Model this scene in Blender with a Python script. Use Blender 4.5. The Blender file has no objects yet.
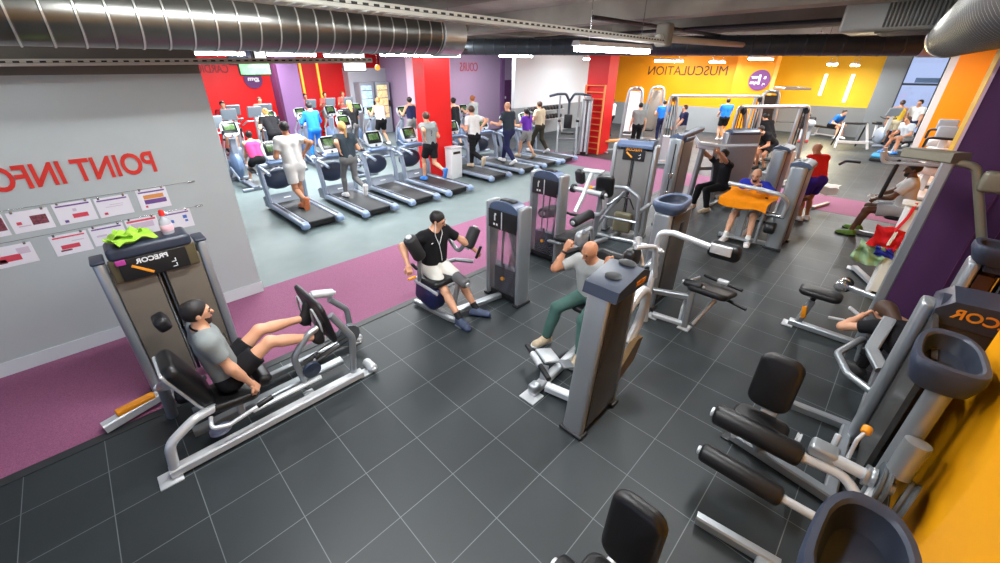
import bpy, math, random
import numpy as np
from mathutils import Vector, Matrix
R = math.radians
SC = bpy.context.scene
COL = SC.collection
PI = math.pi

# ------------------------------------------------------------------ materials
def lin(c):
    return tuple(((x/255)/12.92 if x/255 <= .04045 else ((x/255+.055)/1.055)**2.4) for x in c)
MATS = {}
def mat(name, rgb, rough=.5, metal=0., spec=.5, bump=0, bscale=60, var=0, vscale=4, alpha=1, trans=0, emit=0, coat=0):
    if name in MATS: return MATS[name]
    m = bpy.data.materials.new(name); m.use_nodes = True
    nt = m.node_tree; b = nt.nodes['Principled BSDF']
    c = lin(rgb)+(1,)
    b.inputs['Base Color'].default_value = c
    b.inputs['Roughness'].default_value = rough
    b.inputs['Metallic'].default_value = metal
    b.inputs['Specular IOR Level'].default_value = spec
    b.inputs['Alpha'].default_value = alpha
    b.inputs['Transmission Weight'].default_value = trans
    b.inputs['Coat Weight'].default_value = coat
    if emit:
        b.inputs['Emission Color'].default_value = c
        b.inputs['Emission Strength'].default_value = emit
    if var or bump:
        tc = nt.nodes.new('ShaderNodeTexCoord')
    if var:
        n = nt.nodes.new('ShaderNodeTexNoise'); n.inputs['Scale'].default_value = vscale; n.inputs['Detail'].default_value = 5
        r = nt.nodes.new('ShaderNodeMapRange'); r.inputs['From Min'].default_value = .3; r.inputs['From Max'].default_value = .7
        r.inputs['To Min'].default_value = 1-var; r.inputs['To Max'].default_value = 1+var
        mx = nt.nodes.new('ShaderNodeMix'); mx.data_type = 'RGBA'; mx.blend_type = 'MULTIPLY'; mx.inputs['Factor'].default_value = 1
        mx.inputs['A'].default_value = c
        nt.links.new(tc.outputs['Object'], n.inputs['Vector']); nt.links.new(n.outputs['Fac'], r.inputs['Value'])
        nt.links.new(r.outputs['Result'], mx.inputs['B']); nt.links.new(mx.outputs['Result'], b.inputs['Base Color'])
    if bump:
        n2 = nt.nodes.new('ShaderNodeTexNoise'); n2.inputs['Scale'].default_value = bscale; n2.inputs['Detail'].default_value = 3
        bp = nt.nodes.new('ShaderNodeBump'); bp.inputs['Strength'].default_value = bump; bp.inputs['Distance'].default_value = .01
        nt.links.new(tc.outputs['Object'], n2.inputs['Vector']); nt.links.new(n2.outputs['Fac'], bp.inputs['Height'])
        nt.links.new(bp.outputs['Normal'], b.inputs['Normal'])
    MATS[name] = m
    return m

SILVER = mat('silver paint', (162,168,173), .32, .6)
PALE = mat('pale silver paint', (206,210,214), .35, .35)
STEEL = mat('chrome steel', (200,203,206), .18, .9)
BLACKPAD = mat('black vinyl', (22,22,24), .42, bump=.05, bscale=150)
BLACK = mat('black plastic', (24,25,28), .45)
RUBBER = mat('black rubber grip', (34,35,38), .65)
NAVY = mat('navy plastic', (44,54,74), .45, spec=.35)
NAVYL = mat('blue grey plastic', (78,93,120), .42)
CAPBLUE = mat('dark slate plastic', (50,57,72), .36)
SHROUD = mat('taupe shroud', (112,104,94), .3)
SHROUDG = mat('grey shroud', (112,111,110), .32)
SMOKE = mat('smoked shroud', (66,62,56), .18)
WHITEP = mat('white plastic', (226,228,230), .4)
ORANGE = mat('orange plastic', (238,150,20), .4)
STACK = mat('weight plates', (46,50,60), .4, .3)
SCREEN = mat('dark screen', (24,30,30), .2)
GREENLCD = mat('green display', (62,92,44), .3, var=.95, vscale=26)
YELLOWTXT = mat('orange print', (232,150,40), .5)
WHITETXT = mat('white print', (225,226,228), .5)
GLASS = mat('clear shroud', (225,222,226), .08, trans=.96, spec=.4)
PINK = mat('magenta plastic', (170,60,140), .4)

# ------------------------------------------------------------------ mesh builder
def rotm(rx=0, ry=0, rz=0):
    return Matrix.Rotation(R(rz),3,'Z') @ Matrix.Rotation(R(ry),3,'Y') @ Matrix.Rotation(R(rx),3,'X')
def frame(d):
    d = Vector(d).normalized()
    a = Vector((0,0,1)) if abs(d.z) < .95 else Vector((1,0,0))
    x = a.cross(d).normalized(); y = d.cross(x)
    return x, y, d
_RB = {}
class MB:
    def __init__(s): s.v = []; s.f = []
    def add(s, vs, fs):
        o = len(s.v); s.v += [tuple(q) for q in vs]; s.f += [tuple(i+o for i in q) for q in fs]; return s
    def xf(s, M):
        s.v = [tuple(M @ Vector(q)) for q in s.v]; return s
    def merge(s, o): return s.add(o.v, o.f)
    def rbox(s, c, size, r=.01, seg=2, rot=None):
        # box with rounded edges and corners
        hx, hy, hz = size[0]/2, size[1]/2, size[2]/2
        r = min(r, hx*.999, hy*.999, hz*.999)
        n = 2*(seg+1)
        def coord(i, h):
            return (-h+r, -1+i/seg) if i <= seg else (h-r, (i-seg-1)/seg)
        ids = {}; vs = []; fs = []
        def vert(i, j, k):
            key = (i,j,k)
            if key in ids: return ids[key]
            (bx,dx),(by,dy),(bz,dz) = coord(i,hx),coord(j,hy),coord(k,hz)
            dx, dy, dz = [math.tan(q*PI/4) for q in (dx,dy,dz)]
            d = Vector((dx,dy,dz))
            if d.length > 0: d = d.normalized()*r
            ids[key] = len(vs); vs.append(Vector((bx,by,bz))+d); return ids[key]
        m = 2*seg+1
        for i in range(m):
            for j in range(m):
                for k, fl in ((0,1),(m,0)):
                    q = [vert(i,j,k),vert(i+1,j,k),vert(i+1,j+1,k),vert(i,j+1,k)]
                    fs.append(q[::-1] if fl else q)
                    q = [vert(i,k,j),vert(i+1,k,j),vert(i+1,k,j+1),vert(i,k,j+1)]
                    fs.append(q if fl else q[::-1])
                    q = [vert(k,i,j),vert(k,i+1,j),vert(k,i+1,j+1),vert(k,i,j+1)]
                    fs.append(q[::-1] if fl else q)
        M = rot or Matrix.Identity(3); c = Vector(c)
        return s.add([M@q+c for q in vs], fs)
    def box(s, c, size, rot=None, r=.006): return s.rbox(c, size, r, 1, rot)
    def hexa(s, lo, hi):
        x0,y0,z0 = lo; x1,y1,z1 = hi
        return s.add([(x0,y0,z0),(x1,y0,z0),(x1,y1,z0),(x0,y1,z0),(x0,y0,z1),(x1,y0,z1),(x1,y1,z1),(x0,y1,z1)],
                     [(3,2,1,0),(4,5,6,7),(0,1,5,4),(1,2,6,5),(2,3,7,6),(3,0,4,7)])
    def sweep(s, pts, sec, closed=False, scales=None, upv=None):
        pts = [Vector(p) for p in pts]; n = len(sec); m = len(pts)
        o = len(s.v); prevx = None
        for i, p in enumerate(pts):
            if i == 0: d = pts[1]-pts[0]
            elif i == m-1: d = pts[-1]-pts[-2]
            else: d = (pts[i+1]-p).normalized()+(p-pts[i-1]).normalized()
            d.normalize()
            if prevx is None:
                x, y, _ = frame(d)
                if upv is not None:
                    y = Vector(upv); y = (y-d*y.dot(d)).normalized(); x = y.cross(d)
            else:
                x = (prevx - d*prevx.dot(d)).normalized(); y = d.cross(x)
            prevx = x
            k = 1
            if 0 < i < m-1:
                ca = max(.3, (pts[i+1]-p).normalized().dot(d)); 
                k = 1/ca if ca < .97 else 1
            sc = scales[i] if scales else 1
            for a, b in sec: s.v.append(tuple(p + x*(a*sc) + y*(b*sc)))
        for i in range(m-1):
            for j in range(n):
                j2 = (j+1) % n
                s.f.append((o+i*n+j, o+i*n+j2, o+(i+1)*n+j2, o+(i+1)*n+j))
        s.f.append(tuple(o+j for j in range(n))[::-1]); s.f.append(tuple(o+(m-1)*n+j for j in range(n)))
        return s
    def tube(s, pts, r, fil=.06, n=12, flat=1.0):
        sec = [(r*math.cos(2*PI*i/n), r*flat*math.sin(2*PI*i/n)) for i in range(n)]
        return s.sweep(fillet(pts, fil), sec)
    def beam(s, pts, w, h, fil=.04, c=.012, up=(0,0,1)):
        a, b = w/2, h/2; c = min(c, a*.9, b*.9)
        sec = [(a-c,-b),(a,-b+c),(a,b-c),(a-c,b),(-a+c,b),(-a,b-c),(-a,-b+c),(-a+c,-b)]
        return s.sweep(fillet(pts, fil), sec, upv=up)
    def cone(s, a, b, ra, rb, n=14):
        sec = [(math.cos(2*PI*i/n), math.sin(2*PI*i/n)) for i in range(n)]
        return s.sweep([a,b], sec, scales=[ra,rb])
    def roll(s, a, b, r, rim=.02, n=18):
        # padded roller with rounded ends
        a, b = Vector(a), Vector(b); d = (b-a); L = d.length; d.normalize()
        ts = [0,.15*rim,.5*rim,rim,L-rim,L-.5*rim,L-.15*rim,L]
        rs = [r-rim, r-rim*.55, r-rim*.15, r, r, r-rim*.15, r-rim*.55, r-rim]
        sec = [(math.cos(2*PI*i/n), math.sin(2*PI*i/n)) for i in range(n)]
        return s.sweep([a+d*t for t in ts], sec, scales=rs)
    def lathe(s, prof, o=(0,0,0), d=(0,0,1), n=20):
        o = Vector(o); d = Vector(d).normalized()
        sec = [(math.cos(2*PI*i/n), math.sin(2*PI*i/n)) for i in range(n)]
        return s.sweep([o+d*(z+1e-5*i) for i,(r_,z) in enumerate(prof)], sec, scales=[max(r_,1e-4) for r_,z in prof]) if _mono(prof) else s._lathe2(prof,o,d,n)
    def _lathe2(s, prof, o, d, n):
        x, y, d = frame(d); k = len(s.v)
        for r_, z in prof:
            for i in range(n):
                a = 2*PI*i/n; s.v.append(tuple(o+d*z+x*(r_*math.cos(a))+y*(r_*math.sin(a))))
        for i in range(len(prof)-1):
            for j in range(n):
                j2 = (j+1)%n; s.f.append((k+i*n+j,k+i*n+j2,k+(i+1)*n+j2,k+(i+1)*n+j))
        s.f.append(tuple(k+j for j in range(n))[::-1]); s.f.append(tuple(k+(len(prof)-1)*n+j for j in range(n)))
        return s
    def cushion(s, c, size, corner=.07, edge=.03, rot=None, nc=6, ne=4):
        # padded cushion: rounded-rectangle outline over the two larger sides, soft rim along the thinnest
        ax = min(range(3), key=lambda i: size[i]); a, b = [i for i in range(3) if i != ax]
        ha, hb, ht = size[a]/2, size[b]/2, size[ax]/2; corner = min(corner, ha*.98, hb*.98); edge = min(edge, ht, corner*.95)
        base = []
        for cx_, cy_, a0 in ((1,1,0),(-1,1,90),(-1,-1,180),(1,-1,270)):
            for k in range(nc+1):
                t = R(a0+90*k/nc); base.append((cx_*(ha-corner), cy_*(hb-corner), math.cos(t), math.sin(t)))
        rings = [(edge*(1-math.cos(R(90*k/ne))), -ht+edge-edge*math.sin(R(90*(1-k/ne))) if False else 0) for k in range(1)]
        prof = [(edge*(1-math.sin(R(90*k/ne))), -ht+edge*(1-math.cos(R(90*k/ne)))) for k in range(ne+1)]
        prof = prof + [(i, -z) for i, z in prof[::-1]]
        n = len(base); vs = []; fs = []
        for ins, z in prof:
            for bx, by, cx_, cy_ in base:
                p = [0,0,0]; p[a] = bx+cx_*(corner-ins); p[b] = by+cy_*(corner-ins); p[ax] = z; vs.append(Vector(p))
        m = len(prof)
        for i in range(m-1):
            for j in range(n):
                j2 = (j+1)%n; fs.append((i*n+j,i*n+j2,(i+1)*n+j2,(i+1)*n+j))
        # crowned faces
        for i0, sg in ((0,-1),((m-1)*n,1)):
            k0 = len(vs); p = [0,0,0]; p[ax] = sg*(ht+min(.012,ht*.25)); vs.append(Vector(p))
            for j in range(n):
                j2 = (j+1)%n; fs.append((i0+j2,i0+j,k0) if sg < 0 else (i0+j,i0+j2,k0))
        if ax == 1: fs = [f[::-1] for f in fs]
        M = rot or Matrix.Identity(3); c = Vector(c)
        return s.add([M@q+c for q in vs], fs)
    def prism(s, poly, o, x, y, depth):
        # polygon in plane (o,x,y), extruded along x cross y
        o, x, y = Vector(o), Vector(x).normalized(), Vector(y).normalized(); z = x.cross(y)*depth
        n = len(poly); A = [o+x*a+y*b for a,b in poly]
        fs = [tuple(range(n))[::-1], tuple(range(n,2*n))]+[(i,(i+1)%n,n+(i+1)%n,n+i) for i in range(n)]
        return s.add(A+[q+z for q in A], fs)
    def ell(s, c, rad, rot=None, n=14, m=9):
        M = rot or Matrix.Identity(3); c = Vector(c); vs = []; fs = []
        for i in range(1, m):
            t = PI*i/m
            for j in range(n):
                a = 2*PI*j/n; vs.append(M@Vector((rad[0]*math.sin(t)*math.cos(a), rad[1]*math.sin(t)*math.sin(a), rad[2]*math.cos(t)))+c)
        top = len(vs); vs.append(M@Vector((0,0,rad[2]))+c); vs.append(M@Vector((0,0,-rad[2]))+c)
        for i in range(m-2):
            for j in range(n):
                j2=(j+1)%n; fs.append((i*n+j,(i+1)*n+j,(i+1)*n+j2,i*n+j2))
        for j in range(n):
            j2=(j+1)%n; fs.append((top,j,j2)); fs.append((top+1,(m-2)*n+j2,(m-2)*n+j))
        return s.add(vs, fs)
def _mono(prof):
    return False
def fillet(pts, r, k=5):
    pts = [Vector(p) for p in pts]
    if len(pts) < 3 or r <= 0: return pts
    out = [pts[0]]
    for i in range(1, len(pts)-1):
        p = pts[i]; a = pts[i-1]-p; b = pts[i+1]-p
        la, lb = a.length, b.length; a.normalize(); b.normalize()
        ang = a.angle(b)
        if ang > 3.05: out.append(p); continue
        t = min(r/math.tan(ang/2), la*.48, lb*.48)
        p0, p2 = p+a*t, p+b*t
        for j in range(k+1):
            w = j/k; out.append(p0*(1-w)**2 + p*2*w*(1-w) + p2*w*w)
    out.append(pts[-1]); return out

def mesh_of(name, mb, m, smooth=True, ang=42):
    me = bpy.data.meshes.new(name)
    me.from_pydata([tuple(v) for v in mb.v], [], [tuple(f) for f in mb.f]); me.validate(); me.update()
    if m: me.materials.append(m)
    if smooth and len(me.polygons):
        me.polygons.foreach_set('use_smooth', [True]*len(me.polygons))
        try: me.set_sharp_from_angle(angle=R(ang))
        except Exception: pass
    return me
def thing(name, label, cat, loc=(0,0,0), rz=0, group=None):
    o = bpy.data.objects.new(name, None); COL.objects.link(o); o.empty_display_size = .1
    o.location = loc; o.rotation_euler = (0,0,R(rz)); o['label'] = label; o['category'] = cat
    if group: o['group'] = group
    return o
def wm(o):
    M = Matrix.Translation(o.location) @ o.rotation_euler.to_matrix().to_4x4() @ Matrix.Diagonal(o.scale).to_4x4()
    return (wm(o.parent) @ M) if o.parent else M
def part(name, mb, m, parent, w=False, label=None, smooth=True):
    if w: mb.xf(wm(parent).inverted())
    o = bpy.data.objects.new(name, mesh_of(name, mb, m, smooth)); COL.objects.link(o); o.parent = parent
    if label: o['label'] = label
    return o
def solo(name, mb, m, label, cat, group=None, loc=None, smooth=True):
    if loc: mb.xf(Matrix.Translation(-Vector(loc)))
    o = bpy.data.objects.new(name, mesh_of(name, mb, m, smooth)); COL.objects.link(o)
    if loc: o.location = loc
    o['label'] = label; o['category'] = cat
    if group: o['group'] = group
    return o
def struct(name, mb, m, parent=None, smooth=False):
    o = bpy.data.objects.new(name, mesh_of(name, mb, m, smooth)); COL.objects.link(o)
    if parent: o.parent = parent
    else: o['kind'] = 'structure'
    return o
def dup(root, loc, rz=None, label=None, group=None):
    r = root.copy(); COL.objects.link(r); r.location = loc
    if rz is not None: r.rotation_euler = (0,0,R(rz))
    if label: r['label'] = label
    if group: r['group'] = group
    for ch in list(root.children):
        c = ch.copy(); COL.objects.link(c); c.parent = r
        for g in ch.children:
            d = g.copy(); COL.objects.link(d); d.parent = c
    return r
def text_mb(body, size, depth=.004, mirror=True, font_scale=(1,1), bold=0):
    cu = bpy.data.curves.new('t', 'FONT'); cu.body = body; cu.size = size; cu.extrude = depth/2; cu.align_x = 'CENTER'; cu.align_y = 'CENTER'
    cu.offset = bold; cu.resolution_u = 4
    o = bpy.data.objects.new('t', cu); COL.objects.link(o)
    dg = bpy.context.evaluated_depsgraph_get(); me = bpy.data.meshes.new_from_object(o.evaluated_get(dg))
    mb = MB(); sx = -1 if mirror else 1
    vs = [(v.co.x*sx*font_scale[0], v.co.y*font_scale[1], v.co.z) for v in me.vertices]
    fs = [tuple(p.vertices)[::sx] for p in me.polygons]
    mb.add(vs, fs); bpy.data.objects.remove(o); bpy.data.curves.remove(cu); bpy.data.meshes.remove(me)
    return mb
def place(mb, o, x, y):
    x, y = Vector(x).normalized(), Vector(y).normalized(); z = x.cross(y)
    M = Matrix((x,y,z)).transposed().to_4x4(); M.translation = Vector(o)
    return mb.xf(M)
def V3(*a): return Vector(a)
# ------------------------------------------------------------------ people (signed-distance bodies)
class SDF:
    def __init__(s, k=.03): s.p = []; s.k = k; s.sub = []
    def rc(s, a, b, ra, rb, k=None, cuts=()): s.p.append(('c', np.array(a,float), np.array(b,float), ra, rb, k or s.k, cuts)); return s
    def el(s, c, M, rad, k=None, cuts=()): s.p.append(('e', np.array(c,float), np.array(M,float), np.array(rad,float), 0, k or s.k, cuts)); return s
    def minus(s, c, r): s.sub.append((np.array(c,float), r)); return s
    def mesh(s, h):
        lo = np.full(3,1e9); hi = -lo
        bb = []
        for q in s.p:
            if q[0]=='c':
                a = np.minimum(q[1]-q[3], q[2]-q[4]); b = np.maximum(q[1]+q[3], q[2]+q[4])
            else:
                e = np.abs(q[2].T)@q[3] if True else 0
                a = q[1]-e; b = q[1]+e
            bb.append((a,b)); lo = np.minimum(lo,a); hi = np.maximum(hi,b)
        lo = lo-3*h; n = np.ceil((hi+3*h-lo)/h).astype(int)+1
        F = np.full(n, .5, np.float32)
        ax = [lo[i]+h*np.arange(n[i]) for i in range(3)]
        for q,(a,b) in zip(s.p, bb):
            mg = q[5]+2.5*h
            i0 = np.maximum(np.floor((a-mg-lo)/h).astype(int),0); i1 = np.minimum(np.ceil((b+mg-lo)/h).astype(int)+1, n)
            sl = tuple(slice(i0[i],i1[i]) for i in range(3))
            X = np.stack(np.meshgrid(*[ax[i][sl[i]] for i in range(3)], indexing='ij'),-1)
            if q[0]=='c':
                ab = q[2]-q[1]; L = ab@ab+1e-9
                t = np.clip(((X-q[1])@ab)/L,0,1)
                d = np.linalg.norm(X-q[1]-t[...,None]*ab,axis=-1)-(q[3]+(q[4]-q[3])*t)
            else:
                Y = (X-q[1])@q[2].T/q[3]
                l = np.linalg.norm(Y,axis=-1); d = (l-1)*np.minimum(q[3].min()*1.2, l*0+q[3].min()*1.2)
            for cp, cn in q[6]: d = np.maximum(d, (X-np.array(cp))@np.array(cn))
            k = q[5]; f = F[sl]
            hh = np.maximum(k-np.abs(f-d),0)/k
            F[sl] = np.minimum(f,d)-hh*hh*k*.25
        for c,r in s.sub:
            i0 = np.maximum(np.floor((c-r-3*h-lo)/h).astype(int),0); i1 = np.minimum(np.ceil((c+r+3*h-lo)/h).astype(int)+1,n)
            if (i1<=i0).any(): continue
            sl = tuple(slice(i0[i],i1[i]) for i in range(3))
            X = np.stack(np.meshgrid(*[ax[i][sl[i]] for i in range(3)], indexing='ij'),-1)
            F[sl] = np.maximum(F[sl], r-np.linalg.norm(X-c,axis=-1))
        return nets(F, lo, h)
def nets(F, lo, h):
    S = F < 0
    n = np.array(F.shape)
    cnt = np.zeros(n-1, np.int8); acc = np.zeros(tuple(n-1)+(3,), np.float32); num = np.zeros(n-1, np.float32)
    for dx in (0,1):
        for dy in (0,1):
            for dz in (0,1):
                cnt += S[dx:n[0]-1+dx, dy:n[1]-1+dy, dz:n[2]-1+dz]
    act = (cnt > 0) & (cnt < 8)
    idx = np.argwhere(act)
    mp = -np.ones(n-1, np.int64); mp[act] = np.arange(len(idx))
    c = np.array([[x,y,z] for x in (0,1) for y in (0,1) for z in (0,1)])
    vals = np.stack([F[idx[:,0]+q[0], idx[:,1]+q[1], idx[:,2]+q[2]] for q in c],1)
    P = np.zeros((len(idx),3)); N = np.zeros(len(idx))
    for i in range(8):
        for ax_ in range(3):
            if c[i][ax_]==0:
                j = i + (4,2,1)[ax_]
                a, b = vals[:,i], vals[:,j]; m = (a<0)!=(b<0)
                t = np.where(m, a/np.where(m, a-b, 1), 0)
                p = c[i][None,:]+0*P
                p[:,ax_] += t
                P += p*m[:,None]; N += m
    V = lo+h*(idx+P/np.maximum(N,1)[:,None])
    faces = []
    for ax_ in range(3):
        o = [(1,2),(2,0),(0,1)][ax_]
        a = S.take(range(n[ax_]-1),ax_); b = S.take(range(1,n[ax_]),ax_)
        e = np.argwhere(a!=b)
        if not len(e): continue
        ok = (e[:,o[0]]>0)&(e[:,o[1]]>0)&(e[:,o[0]]<n[o[0]]-1)&(e[:,o[1]]<n[o[1]]-1); e = e[ok]
        fl = a[e[:,0],e[:,1],e[:,2]]
        d0 = np.zeros(3,int); d0[o[0]] = 1; d1 = np.zeros(3,int); d1[o[1]] = 1
        g = lambda q: mp[q[:,0],q[:,1],q[:,2]]
        q = np.stack([g(e-d0-d1), g(e-d1), g(e), g(e-d0)],1)
        q = np.where(fl[:,None], q, q[:,::-1])
        faces.append(q)
    Fc = np.concatenate(faces)
    # light smoothing
    ed = np.concatenate([Fc[:,[0,1]],Fc[:,[1,2]],Fc[:,[2,3]],Fc[:,[3,0]]])
    for _ in range(1):
        A = np.zeros_like(V); M = np.zeros(len(V))
        np.add.at(A, ed[:,0], V[ed[:,1]]); np.add.at(M, ed[:,0], 1)
        V = V*.5+.5*A/np.maximum(M,1)[:,None]
    mb = MB(); mb.v = [tuple(map(float,q)) for q in V]; mb.f = [tuple(map(int,q)) for q in Fc]
    return mb

def ik(a, t, l1, l2, pole):
    a, t, pole = Vector(a), Vector(t), Vector(pole)
    d = t-a; L = d.length
    if L > (l1+l2)*.995: d = d*((l1+l2)*.995/L); L = d.length; t = a+d
    if L < abs(l1-l2)+.05: L = abs(l1-l2)+.05; d = d.normalized()*L; t = a+d
    dn = d.normalized(); pv = pole-dn*pole.dot(dn)
    if pv.length < 1e-4: pv = Vector((0,1,0))-dn*dn.y
    pv.normalize()
    x = (l1*l1-l2*l2+L*L)/(2*L); y = math.sqrt(max(0,l1*l1-x*x))
    return a+dn*x+pv*y, t

def hand_mb(w, d, nrm, side, s=1., curl=.35, n=6):
    """palm from wrist w along d, palm facing nrm; side=+1 thumb towards d x nrm"""
    w, d = Vector(w), Vector(d).normalized(); nrm = Vector(nrm); nrm = (nrm-d*nrm.dot(d)).normalized()
    x = d.cross(nrm)*side                      # towards the thumb
    mb = MB(); M = Matrix((x, d, -nrm)).transposed()
    mb.rbox(w+d*.046*s, (.078*s,.1*s,.028*s), .013*s, 2, M)
    mb.cone(w-d*.02*s, w+d*.02*s, .027*s, .03*s, 10)
    for i,(off,L) in enumerate(((.029,.95),(.010,1.05),(-.010,1.0),(-.029,.8))):
        p = w+d*.09*s+x*off*s; ang = 0; pts = [p-d*.012*s]; 
        for j,seg in enumerate((.044,.028,.022)):
            ang += curl*(62,85,50)[j]+ (i*3 if curl<.5 else 0)
            p = p+(d*math.cos(R(ang))+nrm*math.sin(R(ang)))*seg*L*s; pts.append(p)
        sec = [(math.cos(2*PI*q/n), math.sin(2*PI*q/n)) for q in range(n)]
        mb.sweep(pts, sec, scales=[.0095*s,.0095*s,.0085*s,.0065*s])
    p = w+d*.03*s+x*.032*s
    a = (x*.75+d*.6+nrm*.25*curl).normalized(); b = (d*.8+x*(.35-.5*curl)+nrm*.8*curl).normalized()
    sec = [(math.cos(2*PI*q/n), math.sin(2*PI*q/n)) for q in range(n)]
    mb.sweep([p-a*.015*s, p+a*.03*s, p+a*.03*s+b*.03*s, p+a*.03*s+b*.055*s], sec, scales=[.014*s,.0115*s,.010*s,.007*s])
    return mb

SKIN = mat('fair skin', (214,160,128), .5, bump=.02)
SKINT = mat('tanned skin', (190,132,98), .5, bump=.02)
SKIND = mat('dark brown skin', (104,68,48), .48, bump=.02)
HAIRK = mat('black hair', (26,21,20), .55, bump=.25, bscale=90)
HAIRB = mat('brown hair', (70,48,34), .55, bump=.25, bscale=90)
HAIRY = mat('blonde hair', (186,142,84), .5, bump=.25, bscale=90)
HAIRR = mat('auburn hair', (150,84,44), .5, bump=.25, bscale=90)
EYE = mat('eye', (40,30,26), .25)
LIP = mat('lips', (176,104,92), .5)
def cloth(name, rgb): return mat(name, rgb, .85, spec=.2, bump=.12, bscale=35, var=.06, vscale=9)

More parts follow.
